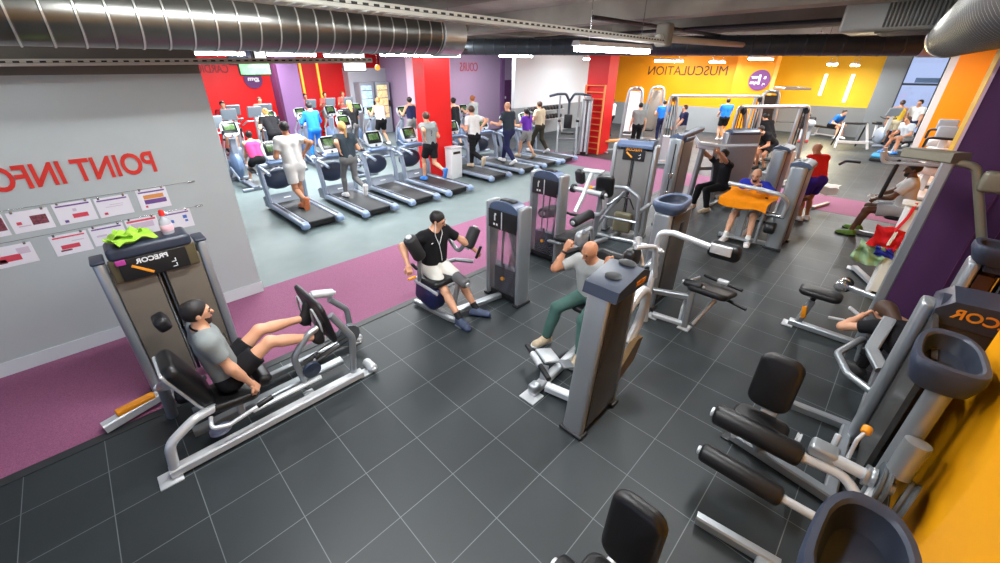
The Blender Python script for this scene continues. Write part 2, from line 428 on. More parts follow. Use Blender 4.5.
def person(label, loc, rz, pelvis, lh, rh, lf, rf, lean=0, roll=0, twist=0, hp=0, hy=0, s=1., h=.02,
           skin=None, shirt=None, bottom=None, legs='shorts', sleeve=.6, hair='short', hairm=None, shoe=None, sock=None,
           lt=(0,1,-.1), rt=(0,1,-.1), lpole=(-.3,-.6,-.6), rpole=(.3,-.6,-.6), lk=(0,1,.2), rk=(0,1,.2), curl=.5,
           beard=None, lhn=None, rhn=None, shortlen=.72, sole=None, lace=None, near=False, tank=False, group=None, extra=None, kneelen=1., hipsplay=0):
    """local frame: +y forward, +x the person's right; targets are wrists and ankles"""
    skin = skin or SKIN; hairm = hairm or HAIRK
    T = thing('person', label, 'person', loc, rz, group)
    P = Vector(pelvis)
    Q = (Matrix.Rotation(R(-twist),3,'Z') @ Matrix.Rotation(R(roll),3,'Y') @ Matrix.Rotation(R(-lean),3,'X'))
    r, f, t = Q@V3(1,0,0), Q@V3(0,1,0), Q@V3(0,0,1)
    Q2 = Matrix.Rotation(R(-lean*.55),3,'X'); pr, pf, pt = Q2@V3(1,0,0), Q2@V3(0,1,0), Q2@V3(0,0,1)
    nb = P+t*.505*s; shL, shR = P+t*.455*s-r*.175*s, P+t*.455*s+r*.175*s
    hl, hr_ = P-pr*.092*s-pt*.02*s, P+pr*.092*s-pt*.02*s
    elL, wL = ik(shL, lh, .295*s, .26*s, lpole); elR, wR = ik(shR, rh, .295*s, .26*s, rpole)
    knL, aL = ik(hl, lf, .43*s*kneelen, .42*s*kneelen, lk); knR, aR = ik(hr_, rf, .43*s*kneelen, .42*s*kneelen, rk)
    HQ = Q @ Matrix.Rotation(R(lean*.6),3,'X') @ Matrix.Rotation(R(-hy),3,'Z') @ Matrix.Rotation(R(-hp),3,'X')
    x, y, z = HQ@V3(1,0,0), HQ@V3(0,1,0), HQ@V3(0,0,1)
    hc = nb+(t*.6+z*.4).normalized()*.155*s+y*.025*s
    HM = [list(x),list(y),list(z)]
    # --- skin body
    B = SDF(.035*s)
    def torso(S, g, gw=0):
        for q in (-1,1):
            S.rc(P+t*.08*s+r*q*.055*s, P+t*.36*s+r*q*.085*s, .098*s+g+gw, .100*s+g)
        S.rc(P+t*.40*s-r*.1*s+f*.0*s, P+t*.40*s+r*.1*s, .088*s+g, .088*s+g)
    torso(B, 0)
    B.rc(hl, hr_, .1*s, .1*s)
    B.rc(shL, shR, .058*s, .058*s); B.rc(nb-t*.02*s, hc-z*.06*s, .06*s, .052*s)
    for a in (shL,shR): B.rc(nb+t*.0*s, a, .05*s, .055*s)
    for a,b,c in ((shL,elL,wL),(shR,elR,wR)):
        B.rc(a,b,.053*s,.04*s); B.rc(b,c,.041*s,.027*s); B.rc(b+(c-b)*.1,b+(c-b)*.45,.042*s,.036*s)
    for a,b,c in ((hl,knL,aL),(hr_,knR,aR)):
        B.rc(a,b,.086*s,.054*s); B.rc(b,c,.053*s,.036*s)
        bk = (b+(c-b)*.28); sd = (c-b).normalized(); bw = -(pf-sd*pf.dot(sd))
        B.rc(bk+bw*.018*s, b+(c-b)*.5+bw*.012*s, .052*s,.04*s)
    hk = .014*s
    B.el(hc+z*.022*s-y*.008*s, HM, (.074*s,.094*s,.09*s), .02*s)
    B.rc(hc+y*.03*s-z*.01*s, hc+y*.058*s-z*.085*s, .062*s, .034*s, .022*s)
    if h < .016:
        B.rc(hc+y*.088*s+z*.012*s, hc+y*.112*s-z*.022*s, .009*s, .014*s, hk)
        B.rc(hc+y*.083*s+z*.03*s-x*.035*s, hc+y*.083*s+z*.03*s+x*.035*s, .010*s,.010*s, hk)
        for q in (-1,1): B.el(hc-y*.005*s+x*q*.076*s-z*.008*s, HM, (.012*s,.02*s,.03*s), hk*.6)
    else:
        B.rc(hc+y*.085*s, hc+y*.105*s-z*.02*s, .012*s,.016*s, hk)
    body = B.mesh(h)
    dl, dr = (wL-elL).normalized(), (wR-elR).normalized()
    body.merge(hand_mb(wL, dl, lhn or (r*.6+f*.1-t*.3), 1, s, curl)); body.merge(hand_mb(wR, dr, rhn or (-r*.6+f*.1-t*.3), -1, s, curl))
    bo = part('body', body, skin, T)
    hf = max(h*.8,.009)
    # --- shirt
    if shirt:
        S = SDF(.035*s); g = .014*s
        hem = [(P+t*(.0)*s, -t)]
        for q in (-1,1):
            S.rc(P+t*.02*s+r*q*.06*s, P+t*.36*s+r*q*.085*s, .108*s+g, .102*s+g, cuts=hem)
        S.rc(P+t*.40*s-r*.1*s, P+t*.40*s+r*.1*s, .09*s+g, .09*s+g)
        if tank:
            S.rc(P+t*.42*s-r*.11*s, P+t*.42*s+r*.11*s, .075*s, .075*s)
        else:
            S.rc(shL, shR, .06*s+g, .06*s+g)
            for a in (shL,shR): S.rc(nb-t*.03*s, a, .052*s+g, .056*s+g)
            for a,b,c in ((shL,elL,wL),(shR,elR,wR)):
                if sleeve <= 1:
                    d = (b-a).normalized(); e = a+(b-a)*sleeve
                    S.rc(a, e+d*.02*s, .058*s+g, .052*s+g, cuts=[(e,d)])
                else:
                    S.rc(a,b,.058*s+g*.7,.046*s+g*.7); d=(c-b).normalized(); e=b+(c-b)*(sleeve-1)
                    S.rc(b,e+d*.02*s,.046*s+g*.7,.034*s+g*.7,cuts=[(e,d)])
        S.minus(nb+t*.045*s+f*.035*s, .072*s)
        part('shirt' if not tank else 'tank_top', S.mesh(hf), shirt, T)
    if bottom:
        S = SDF(.03*s); g = .014*s; top = [(P+pt*.1*s, pt)]
        S.rc(hl, hr_, .102*s+g, .102*s+g, cuts=top); S.rc(P+pt*.04*s-pr*.05*s, P+pt*.04*s+pr*.05*s, .104*s+g,.104*s+g, cuts=top)
        for a,b,c in ((hl,knL,aL),(hr_,knR,aR)):
            if legs == 'shorts':
                d=(b-a).normalized(); e=a+(b-a)*shortlen
                S.rc(a, e+d*.03*s, .092*s+g, .078*s+g*1.3, cuts=[(e,d)])
            else:
                gg = g if legs=='pants' else .005*s
                S.rc(a,b,.088*s+gg,.056*s+gg); d=(c-b).normalized(); e=b+(c-b)*(.95 if legs=='pants' else .93)
                S.rc(b,e+d*.02*s,.056*s+gg,.04*s+gg*1.2,cuts=[(e,d)])
                bw = -(pf-d*pf.dot(d)); S.rc(b+(c-b)*.28+bw*.018*s,b+(c-b)*.5+bw*.012*s,.052*s+gg,.04*s+gg)
        part('shorts' if legs=='shorts' else ('trousers' if legs=='pants' else 'leggings'), S.mesh(hf), bottom, T)
    # --- shoes and socks
    for a,kn,td in ((aL,knL,lt),(aR,knR,rt)):
        d = Vector(td).normalized(); sh = (a-kn).normalized()
        dn = (sh-d*sh.dot(d)); dn = dn.normalized() if dn.length>.1 else V3(0,0,-1)
        if shoe:
            S = SDF(.02*s); bot_ = a+dn*.075*s
            cut = [(bot_, dn)]
            S.rc(a+dn*.03*s-d*.04*s, a+dn*.045*s+d*.14*s, .05*s, .042*s, cuts=cut); S.rc(a-d*.012*s-dn*.0*s, a+dn*.04*s+d*.05*s, .048*s,.045*s, cuts=cut+[(a-dn*.03*s,-dn)])
            S.rc(a+dn*.06*s-d*.04*s, a+dn*.06*s+d*.15*s, .048*s,.046*s, cuts=cut)
            so_ = part('shoe', S.mesh(max(h*.6,.008)), shoe, T)
            if sole:
                S = SDF(.01*s); up_ = a+dn*.05*s
                S.rc(a+dn*.06*s-d*.045*s, a+dn*.06*s+d*.155*s, .051*s, .049*s, cuts=[(a+dn*.077*s, dn), (up_, -dn)])
                part('sole', S.mesh(.007), sole, so_)
            if lace:
                sd_ = dn.cross(d); lb = MB()
                for q_ in range(3):
                    cc = a+d*(.06+.028*q_)*s+dn*(.0-.0*q_+.008*q_)*s
                    lb.tube([cc-sd_*.028*s+dn*.014*s, cc-dn*.004*s, cc+sd_*.028*s+dn*.014*s],.006*s,.02,6)
                part('laces', lb, lace, so_)
        else:
            S = SDF(.02*s); S.rc(a+dn*.02*s-d*.03*s, a+dn*.04*s+d*.14*s, .04*s,.03*s); S.rc(a-sh*.04*s,a+dn*.03*s,.04*s,.04*s)
            part('sock', S.mesh(max(h*.6,.008)), sock or BLACK, T)
        if shoe and sock:
            part('sock', MB().cone(a-sh*.1*s, a+dn*.0*s, .044*s, .046*s), sock, T)
    # --- hair
    if hair != 'bald':
        S = SDF(.02*s); hh = max(h*.7,.008)
        pn = (z*.72-y*.70).normalized()
        cut = [(hc+z*.075*s+y*.075*s if False else hc+z*.045*s+y*.06*s, (y*.80-z*.60).normalized())]
        S.el(hc+z*.026*s-y*.012*s, HM, (.083*s,.101*s,.098*s), cuts=cut+[(hc-z*.05*s,-z)])
        if hair == 'short' and near:
            rnd = random.Random(7)
            for q in range(9):
                a_ = rnd.uniform(-1,1); b_ = rnd.uniform(-.9,.55)
                S.rc(hc+z*(.098-.03*a_*a_-.03*b_*b_)*s+x*a_*.05*s+y*b_*.07*s, hc+z*(.104-.03*a_*a_-.03*b_*b_)*s+x*a_*.055*s+y*(b_*.07-.03)*s, .022*s,.015*s, .012*s)
        if hair in ('bun','pony','long'):
            S.el(hc+z*.02*s-y*.03*s, HM, (.084*s,.09*s,.1*s), cuts=cut)
        if hair == 'bun': S.el(hc-y*.12*s+z*.05*s, HM, (.045*s,.045*s,.045*s))
        if hair == 'pony':
            S.rc(hc-y*.09*s+z*.03*s, hc-y*.15*s-z*.02*s,.03*s,.035*s); S.rc(hc-y*.15*s-z*.02*s, hc-y*.15*s-z*.2*s,.035*s,.02*s)
        if hair == 'long':
            S.rc(hc-y*.06*s, hc-y*.1*s-z*.27*s,.075*s,.05*s)
        part('hair', S.mesh(hh), hairm, T)
    if hair == 'bald' and near:
        S = SDF(.015*s); cut=[(hc+z*.0*s,z),(hc+y*.01*s,y)]
        S.el(hc+z*.02*s-y*.01*s, HM, (.077*s,.097*s,.093*s), cuts=cut+[(hc-z*.055*s,-z)])
        part('hair', S.mesh(.008), mat('grey stubble hair',(120,92,76),.7), T)
    if beard:
        S = SDF(.015*s); cut = [(hc-z*.012*s, (z*.88+y*.47)), (hc-y*.01*s, -y)]
        S.rc(hc+y*.03*s-z*.01*s, hc+y*.060*s-z*.087*s, .0655*s, .037*s, cuts=cut)
        S.minus(hc+y*.11*s-z*.028*s, .03*s)
        part('beard', S.mesh(.009), beard, T)
    if near:
        for q in (-1,1):
            part('eye', MB().ell(hc+y*.083*s+x*q*.032*s+z*.008*s, (.013*s,.008*s,.007*s), HQ), EYE, T)
            part('eyebrow', MB().ell(hc+y*.088*s+x*q*.034*s+z*.032*s, (.021*s,.008*s,.005*s), HQ), hairm if hair!='bald' else HAIRB, T)
        part('mouth', MB().ell(hc+y*.092*s-z*.052*s, (.024*s,.008*s,.007*s), HQ), LIP, T)
    T2 = dict(T=T,hc=hc,x=x,y=y,z=z,P=P,t=t,f=f,r=r,nb=nb,shL=shL,shR=shR,elL=elL,elR=elR,wL=wL,wR=wR,knL=knL,knR=knR)
    return T2
# ------------------------------------------------------------------ machine pieces
def TM(o, xd):
    """local frame: x along xd (horizontal), z up, front looks along -y"""
    x = Vector((xd[0], xd[1], 0)).normalized(); z = V3(0,0,1); y = z.cross(x)
    M = Matrix((x,y,z)).transposed().to_4x4(); M.translation = Vector(o); return M
TAPER = None
def tpart(name, mb, m, T, M, label=None):
    if TAPER:
        t_, h_, w_ = TAPER; mb.v = [(x+t_*(z/h_)*(1-x/w_), y, z) for x, y, z in mb.v]
    mb.xf(M); return part(name, mb, m, T, w=True, label=label)
def placard(T, M, c, w, hgt, brand=True, gold=False, words=True):
    x, y, z = c
    pl = tpart('placard', MB().rbox((x,y,z),(w,.014,hgt),.006,2), BLACK, T, M)
    if brand:
        tx = text_mb('PRECOR', hgt*.3, .004, True, (1.05,1), .002)
        place(tx, (x-w*.02,y-.0085,z+hgt*.3), (1,0,0),(0,0,1)); tpart('lettering', tx, YELLOWTXT if gold else WHITETXT, pl, M)
    fig = MB()
    for i in range(2):
        b = (x+w*.26, y-.008, z-.02-hgt*.24*i)
        fig.rbox((b[0],b[1],b[2]),(.03,.004,.008),.002,1).rbox((b[0]+.018,b[1],b[2]+.014),(.008,.004,.034),.002,1)
    tpart('pictogram', fig, WHITETXT, pl, M)
    st = MB().rbox((x-w*.2,y-.008,z-hgt*.1),(w*.34,.004,hgt*.12),.002,1,rotm(0,38,0))
    tpart('muscle_diagram', st, YELLOWTXT, pl, M)
    return pl
def tower(T, M, w=.6, d=.22, h=1.5, panel=SHROUD, cap='flat', clear=False, post=SILVER, plac=True, gold=False, backpanel=True, capm=CAPBLUE, pw=.075):
    for i, xx in enumerate((0, w)):
        p = MB(); sec = [(pw/2*math.copysign(abs(math.cos(a))**.7,math.cos(a)), d/2*math.copysign(abs(math.sin(a))**.55,math.sin(a))) for a in [2*PI*k/20 for k in range(20)]]
        p.sweep([(xx,d/2,.03),(xx,d/2,h*.5),(xx,d/2,h-.03),(xx,d/2,h-.01),(xx,d/2,h)], sec, scales=[1,1,1,.92,.7], upv=(0,1,0))
        po = tpart('post', p, post, T, M)
        tpart('foot', MB().rbox((xx,d/2,.018),(pw*1.35,d*1.2,.036),.015,2), BLACK, po, M)
    if clear:
        tpart('shroud', MB().rbox((w/2,.02,(h*.5)),(w-pw,.008,h-.25),.003,1), GLASS, T, M)
        st = MB()
        for k in range(11): st.rbox((w/2,d*.5,.14+k*.034),(w*.62,d*.5,.03),.005,1)
        tpart('weight_stack', st, NAVY, T, M)
        tpart('stack_base', MB().rbox((w/2,d*.5,.07),(w-pw,d*.7,.09),.01,1), BLACK, T, M)
        for q in (-.1,.1): tpart('guide_rod', MB().tube([(w/2+q*w/.6,d*.5,.1),(w/2+q*w/.6,d*.5,h-.1)],.011,0,8), STEEL, T, M)
        tpart('pin_strap', MB().rbox((w/2,d*.22,.42),(.035,.02,.3),.008,1), BLACK, T, M)
        tpart('selector_pin', MB().roll((w/2,d*.25,.34),(w/2,d*.02,.34),.028,.012), ORANGE, T, M)
        tpart('cable', MB().tube([(w/2,d*.5,.5),(w/2,d*.5,h-.1)],.006,0,6), BLACK, T, M)
    else:
        gap = .07
        for sgn in (-1,1):
            ww = (w-pw-gap)/2
            tpart('shroud_panel', MB().rbox((w/2+sgn*(gap/2+ww/2),.025,(h-.1)/2+.06),(ww,.02,h-.22),.009,2), panel, T, M)
        for q in (-.022,.022): tpart('guide_rod', MB().tube([(w/2+q,.055,.1),(w/2+q,.055,h-.1)],.012,0,8), STEEL, T, M)
        tpart('weight_stack', MB().rbox((w/2,d*.55,.35),(w*.6,d*.4,.5),.01,1), STACK, T, M)
    if backpanel and not clear:
        tpart('rear_panel', MB().rbox((w/2,d-.02,h/2),(w-pw,.02,h-.16),.009,2), panel, T, M)
    if cap == 'flat':
        c = MB()
        prof = [(-.035,-.02),(d+.03,-.02),(d+.03,.05),(d*.6,.1),(.01,.07),(-.035,.03)]
        c.prism([(a,b) for a,b in prof], (pw*.5+.005,0,h-.03),(0,1,0),(0,0,1), w-pw-.01)
        co = tpart('top_cap', c, capm, T, M)
        tpart('tray_recess', MB().rbox((w/2,d*.62,h+.057),(w*.5,d*.36,.03),.014,2), BLACK, co, M)
    elif cap == 'arch':
        c = MB(); n = 12; poly = []
        for k in range(n+1):
            a = PI*k/n; poly.append((w/2-(w/2-pw*.3)*math.cos(a), h-.14+.17*math.sin(a)**.6))
        poly += [(w-pw*.3,h-.3),(pw*.3,h-.3)]
        c.prism([(a,b) for a,b in poly],(0,d*.9,0),(1,0,0),(0,0,1),d*.82)
        co = tpart('top_cap', c, NAVYL, T, M)
        tpart('tray_recess', MB().rbox((w/2,d*.5,h+.018),(w*.42,d*.5,.05),.024,2), BLACK, co, M)
        tpart('placard', MB().rbox((w/2,.0,h-.22),(w-pw*.8,.02,.26),.008,1), BLACK, T, M)
        f2 = MB()
        for i in range(2): f2.rbox((w*.26+i*.05,-.013,h-.29),(.03,.004,.03),.002,1)
        f2.rbox((w*.28,-.013,h-.2),(.022,.004,.075),.002,1).rbox((w*.3,-.013,h-.15),(.028,.004,.028),.006,1)
        tpart('pictogram', f2, WHITETXT, T, M); 
        tpart('slot', MB().rbox((w/2,-.013,h-.22),(.02,.004,.24),.002,1), PALE, T, M)
    if plac and cap != 'arch':
        placard(T, M, (w/2,.005,h-.16), w*.55, .24, True, gold)
TRAYD = mat('dark tray well',(40,46,60),.5,spec=.3)
TRAYM = mat('slate tray plastic', (52,60,78), .48, spec=.35)
def tray_head(T, M, c, w=.34, l=.42, h=.16):
    # moulded cup-and-towel tray: a rounded triangular bowl with a thick rim
    n = 28; out = []; inn = []
    for k in range(n):
        a = 2*PI*k/n; s_ = 1-.24*math.cos(a)
        out.append((l/2*math.copysign(abs(math.cos(a))**.62,math.cos(a)), w/2*math.copysign(abs(math.sin(a))**.68,math.sin(a))*s_))
    vs = []; fs = []
    rings = [(.66,-h),(.82,-h*.85),(.95,-h*.45),(1,-.05),(.99,-.012),(.95,.006),(.82,.008),(.755,-.004),(.63,-.05),(.54,-h*.46),(.3,-h*.48)]
    def ringmesh(rg, cap0, cap1):
        vs = []; fs = []
        for s_, z in rg: vs += [(a*s_, b*s_, z) for a,b in out]
        for i in range(len(rg)-1):
            for j in range(n):
                j2=(j+1)%n; fs.append((i*n+j,i*n+j2,(i+1)*n+j2,(i+1)*n+j))
        if cap0: fs.append(tuple(range(n))[::-1])
        k0=(len(rg)-1)*n
        if cap1: fs.append(tuple(k0+j for j in range(n)))
        mb = MB().add(vs, fs); mb.xf(Matrix.Translation(Vector(c))); return mb
    t = tpart('tray', ringmesh(rings[:8], True, False), NAVYL if w > .33 else TRAYM, T, M)
    tpart('tray_well', ringmesh([(.75,-.004),(.70,-.05),(.58,-h*.46),(.3,-h*.48)], False, True), TRAYD, t, M)
    tpart('cup_hole', MB().ell((c[0]-l*.12,c[1],c[2]-h*.455),(l*.15,w*.14,.008)), BLACK, t, M)
    return t
def bpart(name, T, m, pts, r=.03, fil=.08, w=True, n=12, label=None):
    return part(name, MB().tube(pts, r, fil, n), m, T, w=True, label=label)
def sbeam(name, T, m, pts, w=.06, h=.06, fil=.05, up=(0,0,1)):
    return part(name, MB().beam(pts, w, h, fil, up=up), m, T, w=True)
def pad(name, T, m, c, size, r=.03, rot=None, label=None):
    return part(name, MB().cushion(c, size, min(.085, sorted(size)[1]*.36), min(r, min(size)*.45), rot), m, T, w=True, label=label)
def roller(T, a, b, r=.06, m=None, name='roller_pad'):
    o = part(name, MB().roll(a, b, r, min(.03,r*.5)), m or BLACKPAD, T, w=True)
    d = (Vector(b)-Vector(a)).normalized()
    for e, s_ in ((Vector(a),-1),(Vector(b),1)):
        part('end_cap', MB().roll(e-d*s_*.004, e+d*s_*.022, r*.45, .008), PALE, o, w=True)
    return o
def plate(T, c, sx=.14, sy=.14, m=None):
    return part('base_plate', MB().rbox((c[0],c[1],.008),(sx,sy,.016),.006,1), m or PALE, T, w=True)
def disc(T, c, d, r=.08, th=.03, m=None, name='pulley'):
    c = Vector(c); d = Vector(d).normalized()
    return part(name, MB().lathe([(r*.2,-th/2-.004),(r*.3,-th/2),(r,-th/2),(r,-th*.2),(r*.93,0),(r,th*.2),(r,th/2),(r*.3,th/2),(r*.2,th/2+.004)], c, d, 22), m or NAVY, T, w=True)
def loc2(T, p):   # world point into the thing's own frame
    return wm(T).inverted() @ Vector(p)
def LW(loc, rz, p):
    return Matrix.Rotation(R(-rz),3,'Z') @ (Vector(p)-Vector(loc))

# ================================================================== 1 leg press
T = thing('leg_press_machine', 'silver leg press machine in front of the info wall, dark foot board raised', 'gym machine', (.3,3.8,0))
tower(T, TM((-.24,4.5,0),(1,0)), w=.76, d=.22, h=1.5, panel=SHROUD, cap='none', plac=False, pw=.09)
M = TM((-.24,4.5,0),(1,0))
cp = MB(); cp.rbox((.38,.12,1.55),(.62,.3,.12),.04,3); cap_ = tpart('top_cap', cp, CAPBLUE, T, M)
for xx in (0,.76): tpart('post_cap', MB().rbox((xx,.11,1.505),(.1,.23,.03),.014,2), CAPBLUE, T, M)
placard(T, M, (.37,-.03,1.4), .5, .2)
tpart('brand_badge', MB().rbox((.14,-.036,1.48),(.07,.014,.05),.006,2), PINK, T, M)
tpart('upper_panel', MB().rbox((.38,.0,1.4),(.64,.03,.22),.012,2), mat('olive panel',(86,78,58),.35), T, M)
# frame
sbeam('base_rail', T, PALE, [(-.33,3.33,.06),(1.38,3.33,.06)], .09,.08)
sbeam('base_rail', T, SILVER, [(-.05,3.95,.06),(1.62,3.95,.06)], .06,.08)
sbeam('slide_rail', T, PALE, [(.35,3.45,.16),(1.0,3.45,.16)], .05,.04)
sbeam('slide_rail', T, SILVER, [(-.1,3.62,.1),(1.3,3.62,.1)], .1,.06)
plate(T, (-.34,3.33,0), .16,.17); plate(T, (1.42,3.36,0), .14,.12); plate(T, (1.6,3.95,0), .14,.14)
bpart('frame_tube', T, PALE, [(-.3,3.33,.02),(-.26,3.33,.33),(-.05,3.38,.42),(.25,3.5,.36)], .038,.12)
sbeam('rear_beam', T, PALE, [(-.68,4.30,.06),(-.12,4.42,.10)], .1,.09)
part('grip_sleeve', MB().rbox((-.42,4.355,.135),(.3,.085,.05),.012,2,rotm(0,0,10)), ORANGE, T, w=True)
bpart('upright_sleeve', T, SILVER, [(-.2,4.1,.02),(-.17,3.9,.5),(-.13,3.7,.62)], .045,.05)
sbeam('carriage_beam', T, PALE, [(-.22,4.0,.44),(.12,3.75,.5)], .06,.05)
roller(T, (-.12,4.05,.24),(.02,4.02,.24), .09, BLACK, 'counterweight')
disc(T, (.08,3.42,.16),(0,.2,1), .085,.03, mat('slate disc',(118,124,148),.4))
sbeam('seat_support', T, PALE, [(.28,3.6,.1),(.3,3.6,.34)], .09,.06)
bpart('seat_handle', T, PALE, [(.05,3.42,.33),(.02,3.33,.28),(.15,3.31,.25),(.5,3.33,.3)], .018,.05)
part('handle_grip', MB().roll((.38,3.325,.285),(.52,3.33,.305),.024,.01), BLACK, T, w=True)
# board
rt_ = rotm(0,-10,0)
bd = pad('foot_board', T, BLACK, (1.17,3.72,.73),(.05,.66,.5),.022, rt_)
for vv in (3.55,3.9):
    part('foot_outline', MB().tube([(1.15-.03,vv-.09,.55),(1.13-.025,vv-.1,.75),(1.105-.025,vv,.93),(1.13-.025,vv+.1,.75),(1.15-.03,vv+.09,.55)],.010,.1,8), PALE, bd, w=True)
bpart('front_arch', T, SILVER, [(.86,3.48,.1),(.80,3.48,.5),(.98,3.48,.68),(1.16,3.5,.72)], .032,.16)
plate(T,(.86,3.48,0),.1,.1)
bpart('link_arm', T, SILVER, [(1.3,3.36,.08),(1.36,3.36,.52),(1.2,3.4,.84)], .034,.12)
bpart('link_arm', T, SILVER, [(1.58,3.92,.08),(1.58,3.92,.5),(1.4,3.9,.72)], .034,.12)
roller(T, (1.22,3.92,.84),(1.46,3.9,.78), .045, PALE, 'pivot_tube')
roller(T, (1.5,3.28,.06),(1.5,3.46,.06), .05, PALE, 'pivot_foot'); roller(T, (1.62,3.8,.12),(1.62,4.02,.12), .05, PALE, 'pivot_foot')
disc(T, (.93,3.44,.3),(0,1,.1), .085,.035); disc(T, (1.42,3.62,.38),(0,1,.1), .13,.05, mat('grey pulley',(84,92,98),.4))
for zz in (.24,.30,.36): bpart('cable', T, BLACK, [(.9,3.55,zz),(1.4,3.6,zz+.08)], .007,0,n=6)
roller(T, (1.0,3.5,.36),(1.06,3.52,.39), .025, BLACK, 'cable_stop')
sbeam('pulley_block', T, SILVER, [(.98,3.5,.06),(.98,3.5,.24)], .09,.07)
# seat
bk = pad('backrest', T, BLACKPAD, (.0,3.62,.66),(.11,.40,.54),.045, rotm(0,-20,0))
part('backrest_shell', MB().rbox((-.06,3.62,.645),(.03,.36,.48),.014,2,rotm(0,-20,0)), PALE, bk, w=True)
pad('headrest', T, BLACK, (.0,4.05,1.02),(.1,.2,.14),.03, rotm(0,-16,0))
pad('seat', T, BLACKPAD, (.25,3.58,.36),(.42,.38,.09),.04, rotm(0,8,0))
pad('thigh_block', T, BLACKPAD, (.52,3.62,.40),(.12,.36,.12),.04, rotm(0,20,0))
# towel and bottle on the cap
def towel_mb(w, l, seed, amp=.03, nx=22, ny=18, th=.008, droop=None):
    rnd = random.Random(seed); ph = [rnd.uniform(0,6) for _ in range(6)]
    top=[]; 
    for j in range(ny+1):
        for i in range(nx+1):
            x=(i/nx-.5)*w; y=(j/ny-.5)*l
            z=amp*(.5+.5*math.sin(9*x/w*1.3+ph[0]+2*math.sin(5*y/l+ph[1])))+amp*.5*math.sin(13*y/l+ph[2]+6*x/w)
            x2=x+.04*w*math.sin(7*y/l+ph[3]); y2=y+.05*l*math.sin(6*x/w+ph[4])
            if droop: x2,y2,z = droop(x2,y2,z)
            top.append((x2,y2,z))
    n=len(top); W=nx+1; mb=MB(); vs=top+[(a,b,c-th) for a,b,c in top]; fs=[]
    for j in range(ny):
        for i in range(nx):
            a=j*W+i; fs.append((a,a+1,a+W+1,a+W)); fs.append((n+a,n+a+W,n+a+W+1,n+a+1))
    for i in range(nx):
        fs.append((i,n+i,n+i+1,i+1)); a=ny*W+i; fs.append((a,a+1,n+a+1,n+a))
    for j in range(ny):
        a=j*W; fs.append((a,a+W,n+a+W,n+a)); a=j*W+nx; fs.append((a,n+a,n+a+W,a+W))
    return mb.add(vs,fs)
GREEN = cloth('lime green cloth',(166,214,74))
tw = towel_mb(.3,.26,4,.03); tw.xf(Matrix.Translation((.04,4.6,1.638)) @ Matrix.Rotation(R(20),4,'Z'))
tw2 = towel_mb(.2,.18,9,.028); tw2.xf(Matrix.Translation((.0,4.64,1.67)) @ Matrix.Rotation(R(-30),4,'Z')); tw.merge(tw2)
solo('towel', tw, GREEN, 'crumpled lime green towel on top of the leg press tower', 'towel', loc=(.04,4.6,1.61))
sp = thing('spray_bottle', 'clear cleaning bottle with a red cap on the leg press tower', 'bottle', (.31,4.6,1.61), 20)
part('bottle_body', MB().lathe([(.0,0),(.045,.0),(.05,.01),(.05,.1),(.042,.13),(.022,.155),(.018,.175),(0,.175)],(0,0,0),(0,0,1),18), mat('clear plastic bottle',(222,226,232),.15,trans=.5), sp)
part('bottle_label', MB().lathe([(.0508,.03),(.0515,.031),(.0515,.09),(.0508,.091)],(0,0,0),(0,0,1),18), mat('pink label',(226,180,190),.5), sp)
part('bottle_cap', MB().lathe([(0,.175),(.024,.175),(.024,.195),(.018,.225),(.0,.232)],(0,0,0),(0,0,1),14), mat('red plastic',(206,40,34),.4), sp)
part('trigger', MB().rbox((.03,0,.19),(.05,.012,.014),.005,1,rotm(0,40,0)), WHITEP, sp)

# ================================================================== 2 lateral raise
T = thing('lateral_raise_machine', 'lateral raise machine with clear weight stack tower, man in black shirt seated in it', 'gym machine', (3.1,3.7,0))
M = TM((3.6,3.66,0),(0,-1))
tower(T, M, w=.56, d=.24, h=1.42, cap='arch', clear=True, pw=.08)
sbeam('base_beam', T, SILVER, [(3.62,3.42,.06),(2.85,3.55,.06)], .09,.07)
sbeam('base_beam', T, SILVER, [(2.66,4.15,.05),(2.72,3.5,.05),(2.78,3.28,.05)], .07,.06)
plate(T,(2.78,3.3,0),.14,.12,SILVER)
part('seat_shroud', MB().rbox((2.74,3.88,.27),(.26,.44,.34),.09,4,rotm(12,0,0)), mat('deep navy plastic',(28,32,76),.35), T, w=True)
pad('seat', T, BLACKPAD, (2.86,3.86,.46),(.42,.46,.08),.035, rotm(-4,0,0))
sbeam('seat_rail', T, PALE, [(2.62,4.05,.43),(2.66,3.62,.38)], .03,.05)
pad('backrest', T, BLACKPAD, (2.93,4.22,.78),(.32,.08,.42),.035, rotm(8,0,0))
sbeam('back_post', T, SILVER, [(2.95,4.28,.04),(2.95,4.28,1.1)], .07,.07)
bpart('side_frame', T, SILVER, [(3.6,3.95,.42),(3.42,4.15,.44),(3.1,4.28,.42),(2.95,4.28,.42)], .03,.12)
FOAM = mat('black foam',(38,39,42),.6)
bpart('lever_arm', T, SILVER, [(2.72,4.15,.40),(2.66,4.0,.42),(2.60,3.9,.62),(2.60,3.87,.86)], .03,.08)
bpart('lever_arm', T, SILVER, [(3.1,4.28,.9),(3.3,4.2,.88),(3.36,4.0,.62),(3.38,3.88,.80)], .03,.08)
roller(T, (2.455,3.84,1.16),(2.595,3.84,.85), .085, FOAM)
roller(T, (3.55,3.84,1.0),(3.39,3.84,.74), .085, FOAM)
part('handle_grip', MB().roll((2.50,3.80,.74),(2.40,3.74,.86),.02,.008), BLACK, T, w=True)
part('handle_grip', MB().roll((3.44,3.72,.60),(3.50,3.68,.78),.02,.008), BLACK, T, w=True)
part('grip_tip', MB().rbox((2.42,3.80,.64),(.12,.04,.03),.012,2), ORANGE, T, w=True)
sbeam('knee_post', T, SILVER, [(2.9,3.6,.08),(2.92,3.5,.5)], .06,.06)
